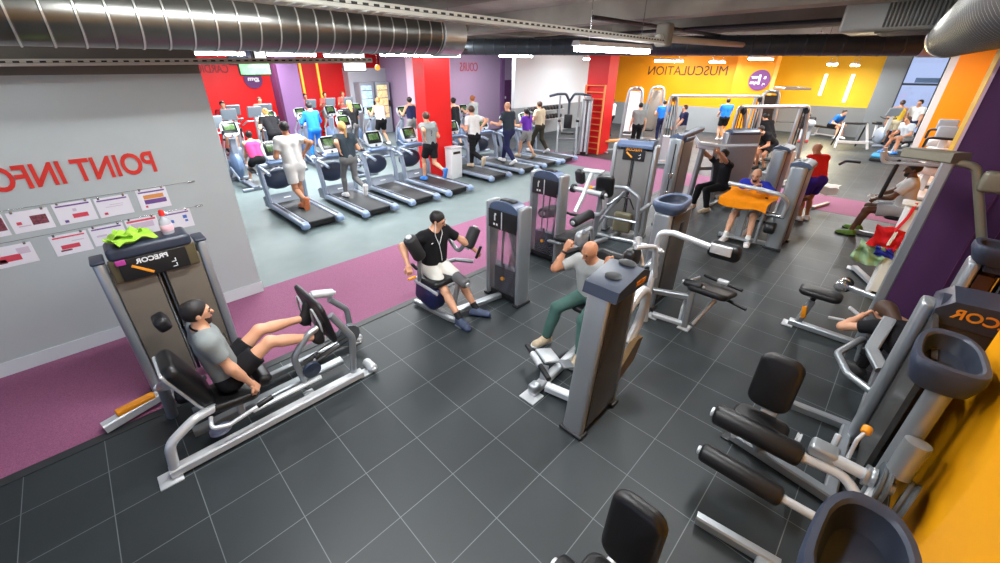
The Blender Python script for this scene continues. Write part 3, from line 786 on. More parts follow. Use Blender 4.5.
roller(T, (2.93,3.58,.57),(2.93,3.34,.53), .07, mat('grey foam',(96,96,98),.6))

# ================================================================== 3 rear machine
T = thing('triceps_machine', 'seated press machine behind the lateral raise, two black roller pads sticking out', 'gym machine', (5.5,3.7,0))
tower(T, TM((5.07,4.12,0),(0,-1)), w=.56, d=.24, h=1.5, cap='arch', clear=True, pw=.08)
sbeam('base_beam', T, SILVER, [(5.2,3.75,.05),(6.6,3.45,.05)], .08,.07)
sbeam('seat_post', T, SILVER, [(5.25,3.45,.05),(5.25,3.45,.44)], .07,.07)
pad('seat', T, BLACKPAD, (5.25,3.45,.49),(.5,.34,.08),.035, rotm(0,4,14))
roller(T, (4.98,3.62,.44),(5.02,3.42,.44), .03, SILVER,'adjust_handle')
bpart('curved_post', T, SILVER, [(5.95,3.5,.03),(6.12,3.45,.3),(6.12,3.42,.9),(6.08,3.42,1.35)], .05,.2)
plate(T,(5.95,3.5,0),.18,.14,SILVER)
pad('chest_pad', T, BLACKPAD, (6.0,3.3,1.22),(.12,.3,.4),.05, rotm(0,-12,20))
pad('chest_pad', T, BLACKPAD, (5.98,3.78,1.3),(.1,.2,.26),.045, rotm(0,-12,-15))
sbeam('pad_bracket', T, PALE, [(6.08,3.4,1.42),(5.98,3.72,1.42)], .14,.05)
sbeam('lever_arm', T, PALE, [(5.98,3.56,1.40),(5.86,3.58,1.1),(5.66,3.6,.78)], .07,.06)
roller(T, (5.9,3.86,1.1),(5.9,3.2,1.1), .045, PALE,'cross_tube')
for vv in (3.84,3.24): disc(T, (5.9,vv,1.1),(0,1,0), .075,.05, BLACK,'pivot_knob')
bpart('lever_arm', T, PALE, [(5.9,3.86,1.1),(5.88,4.02,1.0),(5.84,4.0,.76)], .026,.08)
bpart('lever_arm', T, PALE, [(5.9,3.24,1.1),(5.94,3.22,.86),(6.06,3.34,.70),(6.02,3.48,.68)], .034,.1)
roller(T, (5.28,4.0,.74),(5.83,4.0,.74), .085, FOAM)
roller(T, (5.46,3.5,.66),(6.0,3.5,.69), .085, FOAM)
part('handle_grip', MB().roll((5.86,4.0,.66),(5.9,3.84,.62),.022,.008), BLACK, T, w=True)
sbeam('link_bar', T, BLACK, [(5.9,3.86,.62),(6.1,3.48,.6)], .05,.05)
disc(T, (5.8,3.36,.3),(0,1,0), .1,.06, BLACK)

# ================================================================== 4 ab crunch with smoked tower
T = thing('ab_crunch_machine', 'ab crunch machine with a tall brown shroud, bald man seated behind it', 'gym machine', (3.0,1.7,0))
M = TM((2.40,1.22,0),(1,0)); TAPER = (.15,1.42,.56)
tower(T, M, w=.56, d=.2, h=1.42, panel=SMOKE, cap='none', plac=False, pw=.09)
tpart('front_panel', MB().rbox((.28,.012,.74),(.5,.03,1.3),.013,2), SMOKE, T, M)
c = MB(); c.prism([(-.05,0),(.66,0),(.68,.1),(.5,.16),(-.03,.09)], (0,.24,1.38),(1,0,0),(0,0,1),.30)
c_ = tpart('top_cap', c, CAPBLUE, T, M)
for px_, w_, l_ in ((.2,.16,.14),(.5,.14,.16)):
    tpart('tray_recess', MB().ell((px_,.09,1.476+.07*(px_+.03)/.53),(w_/2,l_/2,.008),rotm(0,-7.5,0)), BLACK, c_, M)
tx = text_mb('PRECOR', .06,.005,True,(1,1),.001); place(tx,(.46,-.064,1.44),(1,0,0),(0,0,1)); tpart('lettering', tx, YELLOWTXT, c_, M); TAPER = None
sbeam('base_beam', T, PALE, [(2.46,1.86,.06),(3.05,1.9,.06),(4.1,2.0,.06)], .09,.08)
sbeam('base_beam', T, PALE, [(2.62,1.8,.07),(2.7,1.45,.07)], .09,.08)
plate(T,(2.46,1.86,0),.18,.18); part('beam_end', MB().rbox((2.5,1.86,.1),(.12,.1,.1),.03,2), SILVER, T, w=True)
sbeam('foot_post', T, SILVER, [(2.66,1.88,.06),(2.74,1.92,.2)], .07,.08)
part('foot_roller', MB().roll((2.87,2.28,.2),(2.6,1.76,.2),.028,.01), BLACK, T, w=True)
part('roller_sleeve', MB().roll((2.80,2.14,.2),(2.70,1.95,.2),.036,.01), PALE, T, w=True)
part('foot_plate', MB().rbox((2.92,2.02,.17),(.2,.24,.03),.012,2,rotm(0,12,-25)), PALE, T, w=True)
part('foot_plate', MB().rbox((2.96,1.8,.16),(.14,.14,.03),.012,2,rotm(0,12,-25)), SILVER, T, w=True)
sbeam('seat_post', T, SILVER, [(3.78,2.0,.06),(3.78,2.0,.42)], .08,.08)
pad('seat', T, BLACKPAD, (3.76,2.0,.445),(.46,.42,.08),.035)
sbeam('back_post', T, SILVER, [(4.1,2.0,.04),(4.1,2.0,1.0)], .07,.07)
pad('backrest', T, BLACKPAD, (4.0,2.0,.82),(.1,.4,.5),.04, rotm(0,8,0))
bpart('swing_arm', T, PALE, [(4.1,1.5,.9),(4.0,1.52,1.3),(3.74,1.62,1.33)], .024,.1)
bpart('swing_arm', T, SILVER, [(4.1,2.3,.9),(4.0,2.3,1.3),(3.74,2.24,1.33)], .024,.1)
pad('shoulder_pad', T, BLACKPAD, (3.78,1.66,1.2),(.22,.13,.2),.05); pad('shoulder_pad', T, SILVER, (3.8,2.3,1.22),(.2,.1,.18),.045)
sbeam('pad_frame', T, PALE, [(3.9,1.58,1.08),(3.95,1.72,1.36)], .05,.04)
bpart('side_tube', T, PALE, [(2.95,1.3,.95),(3.35,1.32,1.12),(3.62,1.36,.95),(3.58,1.38,.6),(3.42,1.38,.42)], .045,.2)
part('lower_shroud', MB().prism([(0,0),(.5,.18),(.62,.42),(.5,.44),(0,.1)],(2.95,1.36,.05),(1,0,0),(0,0,1),.06), mat('bronze panel',(120,96,62),.3,.3), T, w=True)

# ================================================================== 5 hip machine with tray
T = thing('glute_machine', 'machine with a curved padded arm over an angled black bench, tray-topped tower', 'gym machine', (4.8,1.6,0))
M = TM((4.92,1.74,0),(1,0))
tower(T, M, w=.62, d=.22, h=1.36, panel=mat('charcoal panel',(80,77,74),.3), cap='none', plac=False, pw=.1)
tpart('front_panel', MB().rbox((.34,.01,.72),(.54,.03,1.2),.013,2), mat('charcoal panel',(80,77,74),.3), T, M)
tpart('decal', MB().rbox((.36,-.01,1.1),(.1,.008,.16),.003,1), BLACK, T, M)
tray_head(T, M, (.22,.1,1.50), .36,.62,.16)
part('side_roller', MB().roll((4.7,1.82,.66),(4.92,1.84,.7),.07,.02), SILVER, T, w=True)
part('roller_face', MB().roll((4.685,1.818,.657),(4.705,1.822,.662),.05,.008), BLACK, T, w=True)
sbeam('base_beam', T, PALE, [(4.78,1.28,.05),(4.72,1.66,.05)], .07,.06)
plate(T,(4.78,1.26,0),.16,.14); plate(T,(4.74,1.66,0),.14,.14)
bpart('upright', T, PALE, [(4.68,1.74,.03),(4.64,1.74,.55),(4.62,1.74,1.0)], .04,.1)
bpart('upright', T, PALE, [(4.52,1.66,.04),(4.46,1.68,.5),(4.6,1.72,.72)], .03,.1)
roller(T, (4.6,1.96,1.0),(4.6,1.66,1.0), .035, PALE,'pivot_tube')
disc(T, (4.6,1.98,1.0),(0,1,0), .1,.03, PALE)
bpart('swing_arm', T, PALE, [(4.62,1.75,.98),(4.62,1.74,1.22),(4.66,1.6,1.24),(4.72,1.2,1.17)], .036,.12)
hp_ = pad('hip_pad', T, BLACKPAD, (4.78,1.06,1.14),(.13,.34,.2),.045, rotm(0,-14,0))
part('pad_plate', MB().rbox((4.705,1.08,1.17),(.03,.22,.12),.01,2,rotm(0,-14,0)), WHITEP, hp_, w=True)
sbeam('bench_post', T, SILVER, [(4.78,1.27,.02),(4.84,1.3,.5)], .07,.08)
roller(T, (4.87,1.42,.58),(4.87,1.2,.58), .05, BLACK)
bn = pad('bench_pad', T, BLACKPAD, (5.1,1.14,.47),(.62,.46,.08),.03, rotm(0,16,0))
part('bench_edge', MB().rbox((5.1,1.38,.53),(.5,.02,.05),.008,1,rotm(0,14,0)), PALE, bn, w=True)
part('handle_bar', MB().roll((5.36,1.34,.52),(5.30,.86,.5),.022,.008), BLACK, T, w=True)
part('handle_bar', MB().roll((5.2,.98,.36),(5.16,.74,.34),.022,.008), BLACK, T, w=True)
part('handle_clamp', MB().rbox((5.33,1.1,.52),(.07,.13,.05),.012,2), PALE, T, w=True)
sbeam('bench_leg', T, PALE, [(4.86,1.2,.04),(5.2,1.1,.3)], .04,.05)
bpart('bench_brace', T, PALE, [(4.8,1.34,.03),(4.86,1.36,.22),(5.1,1.4,.32)], .02,.1)
sbeam('cross_beam', T, SILVER, [(4.66,1.7,.42),(4.82,1.32,.42)], .07,.07)
# ================================================================== 6 wide tower machine
T = thing('row_machine', 'wide grey tower with yellow-marked placard and silver step frame in front', 'gym machine', (7.1,3.4,0))
M = TM((7.05,3.78,0),(.2,-1))
tower(T, M, w=.72, d=.24, h=1.74, panel=SHROUDG, cap='flat', capm=NAVYL, gold=True, pw=.085)
tpart('lower_box', MB().rbox((.36,-.06,.28),(.34,.14,.4),.05,3), mat('olive cover',(112,106,84),.4), T, M)
bpart('cable_loop', T, BLACK, [(7.0,3.55,.66),(6.95,3.45,.8),(6.97,3.3,.8),(7.0,3.2,.6)], .014,.05)
bpart('frame_arch', T, SILVER, [(6.86,3.0,.03),(6.82,3.05,.9),(6.78,3.3,1.04),(6.72,3.75,1.0),(6.7,3.95,.92)], .034,.14)
bpart('frame_brace', T, SILVER, [(6.72,3.86,.03),(6.8,3.5,.72),(6.8,3.3,1.0)], .03,.05)
sbeam('base_beam', T, SILVER, [(6.66,3.88,.04),(6.88,2.96,.04)], .08,.06)
sbeam('base_beam', T, SILVER, [(6.75,3.5,.04),(7.1,3.45,.04)], .07,.06)
sbeam('cross_step', T, SILVER, [(6.76,3.64,.42),(6.86,3.04,.42)], .06,.04)
sbeam('cross_step', T, SILVER, [(6.84,3.03,.62),(7.15,2.98,.72)], .07,.06)
part('grip_tip', MB().roll((6.7,3.92,.93),(6.68,4.08,.93),.036,.012), ORANGE, T, w=True)
bpart('hook_arm', T, SILVER, [(6.74,3.72,.74),(6.6,3.7,.7),(6.58,3.5,.72),(6.74,3.4,.86)], .026,.08)
plate(T,(6.88,2.96,0),.14,.12,PALE)

# ================================================================== 7 cable column behind
T = thing('cable_column', 'tall grey cable column standing behind the tray-topped tower', 'gym machine', (8.6,2.9,0))
M = TM((8.15,2.98,0),(1,0))
tower(T, M, w=.52, d=.26, h=1.78, panel=SHROUDG, cap='flat', capm=NAVYL, plac=False, pw=.12)
tpart('front_panel', MB().rbox((.28,.01,.92),(.44,.03,1.55),.013,2), SHROUDG, T, M)
for q in (0,.06): tpart('channel', MB().beam([(-.1-q,.06,.05),(-.1-q,.06,1.7)],.03,.08), PALE, T, M)
tpart('cable', MB().tube([(-.2,.05,.1),(-.2,.05,1.7)],.012,0,8), BLACK, T, M)
for zz in (.5,.75,1.1): tpart('pulley_bracket', MB().rbox((-.19,.05,zz),(.08,.07,.12),.02,2), STEEL, T, M)
sbeam('top_arm', T, NAVYL, [(8.1,3.04,1.8),(8.95,2.98,1.88)], .12,.08)

# ================================================================== 8 pulldown
T = thing('pulldown_machine', 'seated press machine with a long white bar held by the person in black', 'gym machine', (9.6,3.0,0))
PX = Matrix.Translation((.5,.04,0))
_part, _MB = part, None
def part(name, mb, m, parent, w=False, label=None, smooth=True):
    if w: mb.xf(PX)
    return _part(name, mb, m, parent, w, label, smooth)
for uu,vv in ((9.35,3.22),(9.9,2.82)):
    sbeam('base_foot', T, SILVER, [(uu-.3,vv+.02,.04),(uu+.4,vv-.02,.04)], .09,.06)
sbeam('upright', T, SILVER, [(9.4,3.2,.05),(9.35,3.12,1.45)], .1,.1); sbeam('upright', T, SILVER, [(9.9,2.84,.05),(9.6,2.92,1.42)], .1,.1)
sbeam('cross_beam', T, SILVER, [(9.42,3.18,.9),(9.8,2.86,.9)], .06,.08)
part('pivot_hub', MB().rbox((9.3,3.02,1.44),(.2,.4,.14),.05,3), PALE, T, w=True)
bpart('press_bar', T, PALE, [(9.1,3.3,1.68),(9.05,3.12,1.5),(9.2,2.85,1.47),(9.4,2.1,1.55)], .032,.1)
bpart('press_bar', T, PALE, [(9.05,3.28,1.56),(9.05,3.3,1.68)], .032,.0)
sbeam('seat_beam', T, SILVER, [(9.8,2.8,.3),(10.6,2.45,.36)], .07,.07)
pad('seat', T, BLACKPAD, (10.15,2.7,.45),(.44,.36,.08),.03)
sbeam('seat_post', T, SILVER, [(10.15,2.7,.03),(10.15,2.7,.42)], .07,.07)

part = _part
# grey covered machine behind it
T = thing('stack_machine', 'machine with a flat blue-grey back panel beside the person in black', 'gym machine', (11.2,2.8,0))
M = TM((11.0,3.0,0),(.75,-.66))
tower(T, M, w=.75, d=.24, h=1.6, panel=mat('blue grey panel',(138,150,164),.4), cap='flat', plac=False, capm=NAVYL)
tpart('front_panel', MB().rbox((.375,.0,.85),(.72,.03,1.4),.013,2), mat('blue grey panel',(138,150,164),.4), T, M)
sbeam('base_beam', T, SILVER, [(11.3,2.6,.04),(10.7,2.3,.04)], .08,.06)
sbeam('seat_post', T, SILVER, [(10.75,2.32,.03),(10.75,2.32,.42)], .07,.07)
pad('seat', T, BLACKPAD, (10.75,2.32,.46),(.4,.36,.08),.03)

# ================================================================== 9 preacher curl
T = thing('biceps_machine', 'seated curl machine under the orange towel, slim dark tower at its side', 'gym machine', (8.5,1.5,0))
M = TM((8.45,1.02,0),(1,0))
tower(T, M, w=.6, d=.24, h=1.5, panel=SHROUDG, cap='flat', capm=NAVYL, plac=False, pw=.12)
tpart('front_panel', MB().rbox((.32,.01,.76),(.5,.03,1.3),.013,2), mat('plum grey panel',(92,84,92),.35), T, M)
sbeam('base_beam', T, SILVER, [(8.42,2.05,.05),(8.5,1.25,.05)], .08,.07)
sbeam('base_beam', T, SILVER, [(8.46,1.7,.05),(9.1,1.7,.05)], .08,.07)
sbeam('pad_post', T, SILVER, [(8.42,1.72,.05),(8.40,1.72,.72)], .11,.09)
part('foot_rest', MB().rbox((8.28,1.72,.1),(.12,.5,.04),.015,2), SILVER, T, w=True)
pad('arm_pad', T, BLACKPAD, (8.36,1.72,.80),(.34,.62,.09),.035, rotm(0,-24,0))
sbeam('seat_post', T, SILVER, [(8.86,1.72,.04),(8.86,1.72,.42)], .08,.08)
pad('seat', T, BLACKPAD, (8.86,1.72,.46),(.4,.4,.08),.035)
bpart('curl_bar', T, PALE, [(8.2,2.05,1.1),(8.15,1.55,1.09),(8.15,1.2,1.06),(8.3,1.12,.9),(8.4,1.14,.62)], .034,.16)
roller(T, (8.42,1.42,.62),(8.42,1.1,.62), .045, STEEL,'pivot_tube')
part('counterweight', MB().roll((8.36,1.34,.4),(8.36,1.18,.4),.11,.03), BLACK, T, w=True)
sbeam('side_plate', T, SILVER, [(8.36,1.42,.06),(8.4,1.42,.66)], .05,.08)
OT = cloth('orange towel cloth',(246,146,16))
def drp(x,y,z):
    if x < -.17: return (-.17+(x+.17)*.35, y, z+(x+.17)*.93)
    return (x,y,z+.0)
tw = towel_mb(.62,.78,3,.022,26,22,.01,drp); tw.xf(Matrix.Translation((8.36,1.72,.868)) @ Matrix.Rotation(R(-16),4,'Y'))
solo('towel', tw, OT, 'bright orange towel draped over the arm pad in front of the bearded man', 'towel', loc=(8.36,1.72,.86))

# ================================================================== 10 tower machine behind
T = thing('chest_press_machine', 'slim tower machine with plum-coloured side just behind the man with the orange towel', 'gym machine', (10.1,1.7,0))
M = TM((9.95,1.62,0),(1,0))
tower(T, M, w=.6, d=.24, h=1.5, panel=SHROUDG, cap='flat', capm=NAVYL, plac=False, pw=.12)
tpart('front_panel', MB().rbox((.32,.01,.76),(.5,.03,1.3),.013,2), mat('plum panel',(110,86,104),.35), T, M)
sbeam('base_beam', T, SILVER, [(10.2,1.5,.05),(10.9,1.2,.05)], .08,.07)
sbeam('back_post', T, SILVER, [(10.85,1.24,.04),(10.85,1.24,.9)], .07,.07)
pad('seat', T, BLACKPAD, (10.6,1.35,.46),(.4,.4,.08),.035, rotm(0,0,-20))
pad('backrest', T, WHITEP, (10.85,1.16,.8),(.4,.1,.5),.04)
bpart('press_arm', T, PALE, [(10.0,1.35,.72),(10.05,1.4,1.1),(10.4,1.35,1.28),(10.75,1.25,1.28)], .03,.15)
part('handle_grip', MB().roll((10.0,1.36,.78),(9.98,1.34,.62),.05,.012), BLACK, T, w=True)
T = thing('pec_machine', 'machine with white seat shell and short handles beyond the person in the red top', 'gym machine', (12.0,1.0,0))
sbeam('base_beam', T, SILVER, [(11.7,1.1,.04),(12.4,.9,.04)], .08,.06)
sbeam('upright', T, SILVER, [(12.3,.95,.04),(12.3,.95,1.0)], .08,.08)
pad('seat', T, BLACKPAD, (11.75,.95,.52),(.36,.34,.07),.03)
sbeam('seat_post', T, SILVER, [(11.75,.95,.03),(11.75,.95,.5)], .07,.07)
bpart('handle_arm', T, BLACK, [(12.3,.95,.98),(12.1,.85,1.1),(12.1,.6,1.1)], .03,.06)
WT = cloth('white towel cloth',(232,232,228))
def drp2(x,y,z):
    if x < -.12: return (-.12+(x+.12)*.1, y, z+(x+.12)*.98)
    return (x,y,z)
tw = towel_mb(.56,.34,8,.015,20,14,.01,drp2); tw.xf(Matrix.Translation((11.66,.93,.585)))
solo('towel', tw, WT, 'white towel hanging over a seat near the purple floor band', 'towel', loc=(11.66,.93,.57))

# ================================================================== 11 near leg machines, right side
DSM = mat('dark smoked panel',(58,56,54),.25)
def leg_machine(T, du, dv, full=True):
    S = lambda *p: (p[0]+du, p[1]+dv, p[2])
    part('column', MB().lathe([(0,.02),(.056,.02),(.056,1.38),(0,1.38)],S(3.14,-.585,0),(0,0,1),24), SILVER, T, w=True)
    tray_head(T, TM(S(3.27,-.56,0),(1,0)), (0,0,1.5), .30, .56, .2)
    sbeam('base_beam', T, SILVER, [S(3.34,.28,.06),S(3.22,-.52,.06)], .09,.09)
    part('beam_end', MB().rbox(S(3.35,.26,.13),(.12,.06,.16),.02,2), PALE, T, w=True)
    sbeam('base_beam', T, SILVER, [S(4.12,.0,.07),S(4.18,-.5,.07)], .07,.08)
    plate(T, S(4.16,-.5,0), .16,.12, BLACK); plate(T, S(3.36,.28,0), .14,.14, BLACK)
    sbeam('rear_beam', T, SILVER, [S(3.25,-.42,.06),S(4.15,-.42,.06)], .08,.08)
    sbeam('seat_post', T, SILVER, [S(3.3,.08,.08),S(3.28,.1,.62)], .08,.08)
    part('pad_bracket', MB().rbox(S(3.16,.1,.62),(.08,.1,.12),.02,2), PALE, T, w=True)
    pad('back_pad', T, BLACKPAD, S(3.16,.13,.87),(.09,.28,.46),.04, rotm(0,6,0))
    part('pad_shell', MB().rbox(S(3.205,.13,.865),(.02,.18,.36),.009,2,rotm(0,6,0)), PALE, T, w=True)
    pad('seat', T, BLACKPAD, S(3.02,.12,.585),(.2,.36,.07),.03)
    # rollers and their arms
    roller(T, S(2.91,.40,.55), S(2.92,-.17,.55), .085)
    roller(T, S(2.66,.37,.36), S(2.66,-.16,.36), .072)
    bpart('roller_arm', T, PALE, [S(2.92,-.17,.55),S(2.93,-.40,.56),S(2.86,-.5,.5),S(2.72,-.50,.42)], .033,.12)
    bpart('roller_arm', T, PALE, [S(2.66,-.16,.36),S(2.66,-.46,.37)], .03,0)
    part('arm_joint', MB().rbox(S(2.70,-.46,.38),(.16,.09,.09),.02,2), PALE, T, w=True)
    sbeam('roller_link', T, PALE, [S(2.64,-.5,.36),S(2.8,-.52,.5),S(3.0,-.55,.62)], .05,.07)
    bpart('cam_shaft', T, PALE, [S(2.98,-.2,.62),S(2.96,-.62,.62)], .04,0)
    disc(T, S(2.97,-.56,.62),(0,1,0), .13,.05, mat('grey pulley',(84,92,98),.4),'cam_disc')
    disc(T, S(2.97,-.50,.62),(0,1,0), .07,.05, SILVER,'cam_hub')
    disc(T, S(2.95,-.68,.58),(.2,1,0), .14,.05, mat('grey pulley',(84,92,98),.4),'cam_disc')
    part('cable_guard', MB().lathe([(0,0),(.062,0),(.062,.26),(0,.26)],S(2.99,-.60,.72),(.12,-.02,1),22), SILVER, T, w=True)
    bpart('release_lever', T, PALE, [S(3.02,-.38,.64),S(3.06,-.38,.78),S(3.1,-.4,.84)], .012,.05)
    part('lever_knob', MB().roll(S(3.09,-.4,.83),S(3.14,-.405,.86),.028,.012), ORANGE, T, w=True)
    part('adjust_block', MB().rbox(S(3.0,-.26,.62),(.13,.16,.09),.025,2), SILVER, T, w=True)
    part('adjust_pin', MB().roll(S(3.1,-.3,.62),S(3.14,-.3,.7),.02,.008), PALE, T, w=True)
    disc(T, S(3.14,-.12,.42),(0,1,0), .11,.03, PALE)
T = thing('leg_curl_machine', 'black-padded leg machine with two long thigh rollers at lower right, navy cup tray', 'gym machine', (3.3,-.1,0))
leg_machine(T, 0, 0)
T = thing('leg_curl_machine', 'leg machine cut off by the bottom edge, black pad and cup tray showing', 'gym machine', (1.5,.1,0))
leg_machine(T, -1.78, .22)
T = thing('abdominal_machine', 'dark tower at the right wall with navy cap and orange lettering, bench at its back', 'gym machine', (4.3,-.8,0))
M = TM((4.0,-.47,0),(0,-1))
tower(T, M, w=.5, d=.2, h=1.46, panel=DSM, cap='flat', plac=False, pw=.085)
tpart('front_panel', MB().rbox((.25,.005,.75),(.42,.03,1.3),.013,2), DSM, T, M)
part('side_panel', MB().hexa((3.27,-.53,.2),(3.97,-.50,1.42)), DSM, T, w=True)
c = MB(); c.prism([(.03,0),(.58,0),(.58,.14),(.45,.2),(.1,.18),(.03,.1)],(0,.3,1.36),(1,0,0),(0,0,1),.34); c_ = tpart('upper_cap', c, CAPBLUE, T, M)
tx = text_mb('PRECOR',.1,.005,True,(1,1),.002); place(tx,(.3,-.048,1.46),(1,0,0),(0,0,1)); tpart('lettering', tx, YELLOWTXT, c_, M)
dc = MB()
for i in range(3): dc.rbox((3.5+.05*i,-.496,1.18+.02*i),(.03,.006,.14),.003,1,rotm(0,-30,0))
part('decal', dc, YELLOWTXT, T, w=True)
sbeam('base_beam', T, SILVER, [(4.3,-.5,.05),(5.4,-.55,.05)], .09,.08)
bpart('handle_loop', T, SILVER, [(5.35,-.36,.1),(5.25,-.32,.44),(4.72,-.16,.44),(4.45,-.28,.42),(4.3,-.52,.4)], .032,.14)
sbeam('pad_beam', T, SILVER, [(5.24,-.42,.72),(4.92,-.38,.5),(4.75,-.5,.42)], .1,.08,.03)
part('beam_cap', MB().rbox((4.9,-.36,.46),(.03,.09,.08),.012,2), BLACK, T, w=True)
sbeam('seat_post', T, SILVER, [(4.8,-.85,.03),(4.8,-.85,.42)], .08,.08)
pad('seat', T, BLACKPAD, (4.8,-.85,.45),(.4,.4,.08),.035)
bt = thing('water_bottle', 'clear water bottle with blue label on top of the dark tower at the right wall', 'bottle', (4.14,-.80,1.585))
part('bottle_body', MB().lathe([(0,0),(.036,0),(.038,.01),(.038,.15),(.03,.19),(.015,.205),(.015,.21),(0,.21)],(0,0,0),(0,0,1),18), mat('clear plastic bottle',(222,226,232),.15,trans=.5), bt)
part('bottle_label', MB().lathe([(.0385,.09),(.039,.091),(.039,.15),(.0385,.151)],(0,0,0),(0,0,1),18), mat('blue label',(70,110,190),.5), bt)
part('bottle_cap', MB().lathe([(0,.205),(.018,.205),(.018,.23),(0,.23)],(0,0,0),(0,0,1),14), WHITEP, bt)
# tall rig at the right edge
T = thing('pulldown_tower', 'tall silver upright with a smoked panel at the right edge, next to the purple pillar', 'gym machine', (5.1,-.95,0))
M = TM((5.1,-.72,0),(0,-1))
tower(T, M, w=.36, d=.24, h=1.5, panel=mat('brown smoked panel',(70,44,30),.2), cap='flat', plac=False, pw=.09)
tray_head(T, M, (.1,.0,1.68), .3,.36,.16)

# ================================================================== 14 olive rig with seat
T = thing('incline_press_rig', 'tall silver frame with small black seat on an orange-marked post, by the purple pillar', 'gym machine', (5.95,-.1,0))
OLV = mat('olive grey paint',(124,120,104),.4,.3)
sbeam('base_beam', T, SILVER, [(5.83,.36,.05),(5.83,-.36,.05)], .09,.07)
plate(T,(5.83,.36,0),.16,.12,PALE); plate(T,(6.0,-.36,0),.14,.12,PALE)
sbeam('seat_post', T, SILVER, [(5.84,.27,.06),(5.86,.22,.40)], .06,.07)
part('height_scale', MB().rbox((5.80,.25,.24),(.012,.05,.16),.004,1,rotm(-8,0,0)), ORANGE, T, w=True)
sbeam('seat_tube', T, BLACK, [(5.86,.22,.38),(5.865,.21,.46)], .045,.05)
pad('seat', T, BLACKPAD, (5.88,.17,.51),(.26,.42,.08),.038)
sbeam('upright', T, SILVER, [(5.98,-.33,.05),(6.02,-.33,2.15)], .09,.1)
sbeam('top_plate', T, OLV, [(6.3,-.04,2.17),(6.0,-.4,2.2)], .2,.1)
bpart('top_arm', T, OLV, [(6.02,-.3,2.16),(6.02,-.52,2.14),(6.0,-.84,1.36)], .036,.1)
part('arm_weight', MB().rbox((5.98,-.68,2.02),(.1,.2,.2),.04,2), OLV, T, w=True)
sbeam('roller_arm', T, SILVER, [(6.0,-.3,.6),(6.1,-.02,.6)], .05,.06)
part('chrome_roller', MB().roll((6.25,-.0,.6),(6.02,.03,.6),.07,.02), STEEL, T, w=True)
for uu in (6.08,6.2): part('roller_ring', MB().roll((uu,.0,.6),(uu+.03,.0,.6),.078,.01), BLACK, T, w=True)
part('adjust_lever', MB().rbox((6.0,-.18,.36),(.06,.14,.03),.012,2,rotm(30,0,0)), WHITEP, T, w=True)
part('adjust_lever', MB().rbox((5.95,-.06,.22),(.04,.16,.025),.01,2,rotm(-10,0,0)), WHITEP, T, w=True)
# white tower with towels
T = thing('white_tower_machine', 'white tower machine draped with red and green towels, in front of the seated man', 'gym machine', (7.9,-.3,0))
M = TM((7.55,-.27,0),(0,-1))
tower(T, M, w=.3, d=.2, h=1.34, panel=WHITEP, cap='none', plac=False, post=WHITEP)
tpart('front_panel', MB().rbox((.15,.01,.68),(.32,.04,1.24),.018,2), WHITEP, T, M)
tpart('top_plate', MB().rbox((.12,.1,1.36),(.4,.24,.04),.018,2), WHITEP, T, M)
sbeam('base_beam', T, PALE, [(7.75,-.35,.05),(8.4,-.02,.05)], .08,.07)
plate(T,(8.45,.0,0),.16,.14)
RT = cloth('red sports cloth',(206,32,38)); BL = cloth('blue sports cloth',(36,44,140)); GT = cloth('pale green cloth',(150,178,140))
def hang(c, w, l, seed, amp):
    tw = towel_mb(l, w, seed, amp, 16, 16, .01); return tw.xf(Matrix.Translation(c) @ Matrix.Rotation(R(90),4,'Y') @ Matrix.Rotation(R(6),4,'Z'))
ro = thing('jersey', 'red and blue sports jersey hung on the white tower machine', 'jersey', (7.44,-.2,.62))
part('red_cloth', hang((7.48,-.2,.88),.3,.3,5,.04), RT, ro, w=True)
part('blue_cloth', hang((7.475,-.24,.68),.2,.13,7,.03), BL, ro, w=True)
part('white_stripe', hang((7.44,-.25,.90),.035,.2,2,.01), WT, ro, w=True)
part('shoulder_strap', MB().beam([(7.46,-.24,1.0),(7.5,-.3,1.2),(7.56,-.32,1.39)],.05,.01), RT, ro, w=True)
solo('towel', hang((7.49,-.10,.60),.32,.3,15,.06), GT, 'pale green towel hanging below the red jersey', 'towel', loc=(7.43,-.06,.5))
# seated machine of the man in white
T = thing('seated_row_machine', 'silver machine with upright grip bars in front of the seated man in white tee', 'gym machine', (10.4,.0,0))
sbeam('base_beam', T, SILVER, [(10.5,.3,.04),(10.5,-.6,.04)], .08,.07)
sbeam('seat_post', T, SILVER, [(10.5,-.3,.04),(10.5,-.3,.44)], .08,.08)
pad('seat', T, BLACKPAD, (10.5,-.3,.47),(.44,.4,.08),.035)
pad('backrest', T, ORANGE, (10.55,-.62,1.25),(.36,.1,.5),.045)
sbeam('back_post', T, SILVER, [(10.5,-.7,.04),(10.5,-.7,1.3)], .08,.08)
for q in (-.28,.28):
    bpart('grip_bar', T, PALE, [(10.5+q,-.62,1.5),(10.5+q,.0,1.45),(10.5+q,.22,1.42),(10.5+q,.28,1.62)], .03,.14)
    bpart('grip_tube', T, BLACK, [(10.5+q,.02,1.44),(10.5+q,.06,.82)], .032,0)
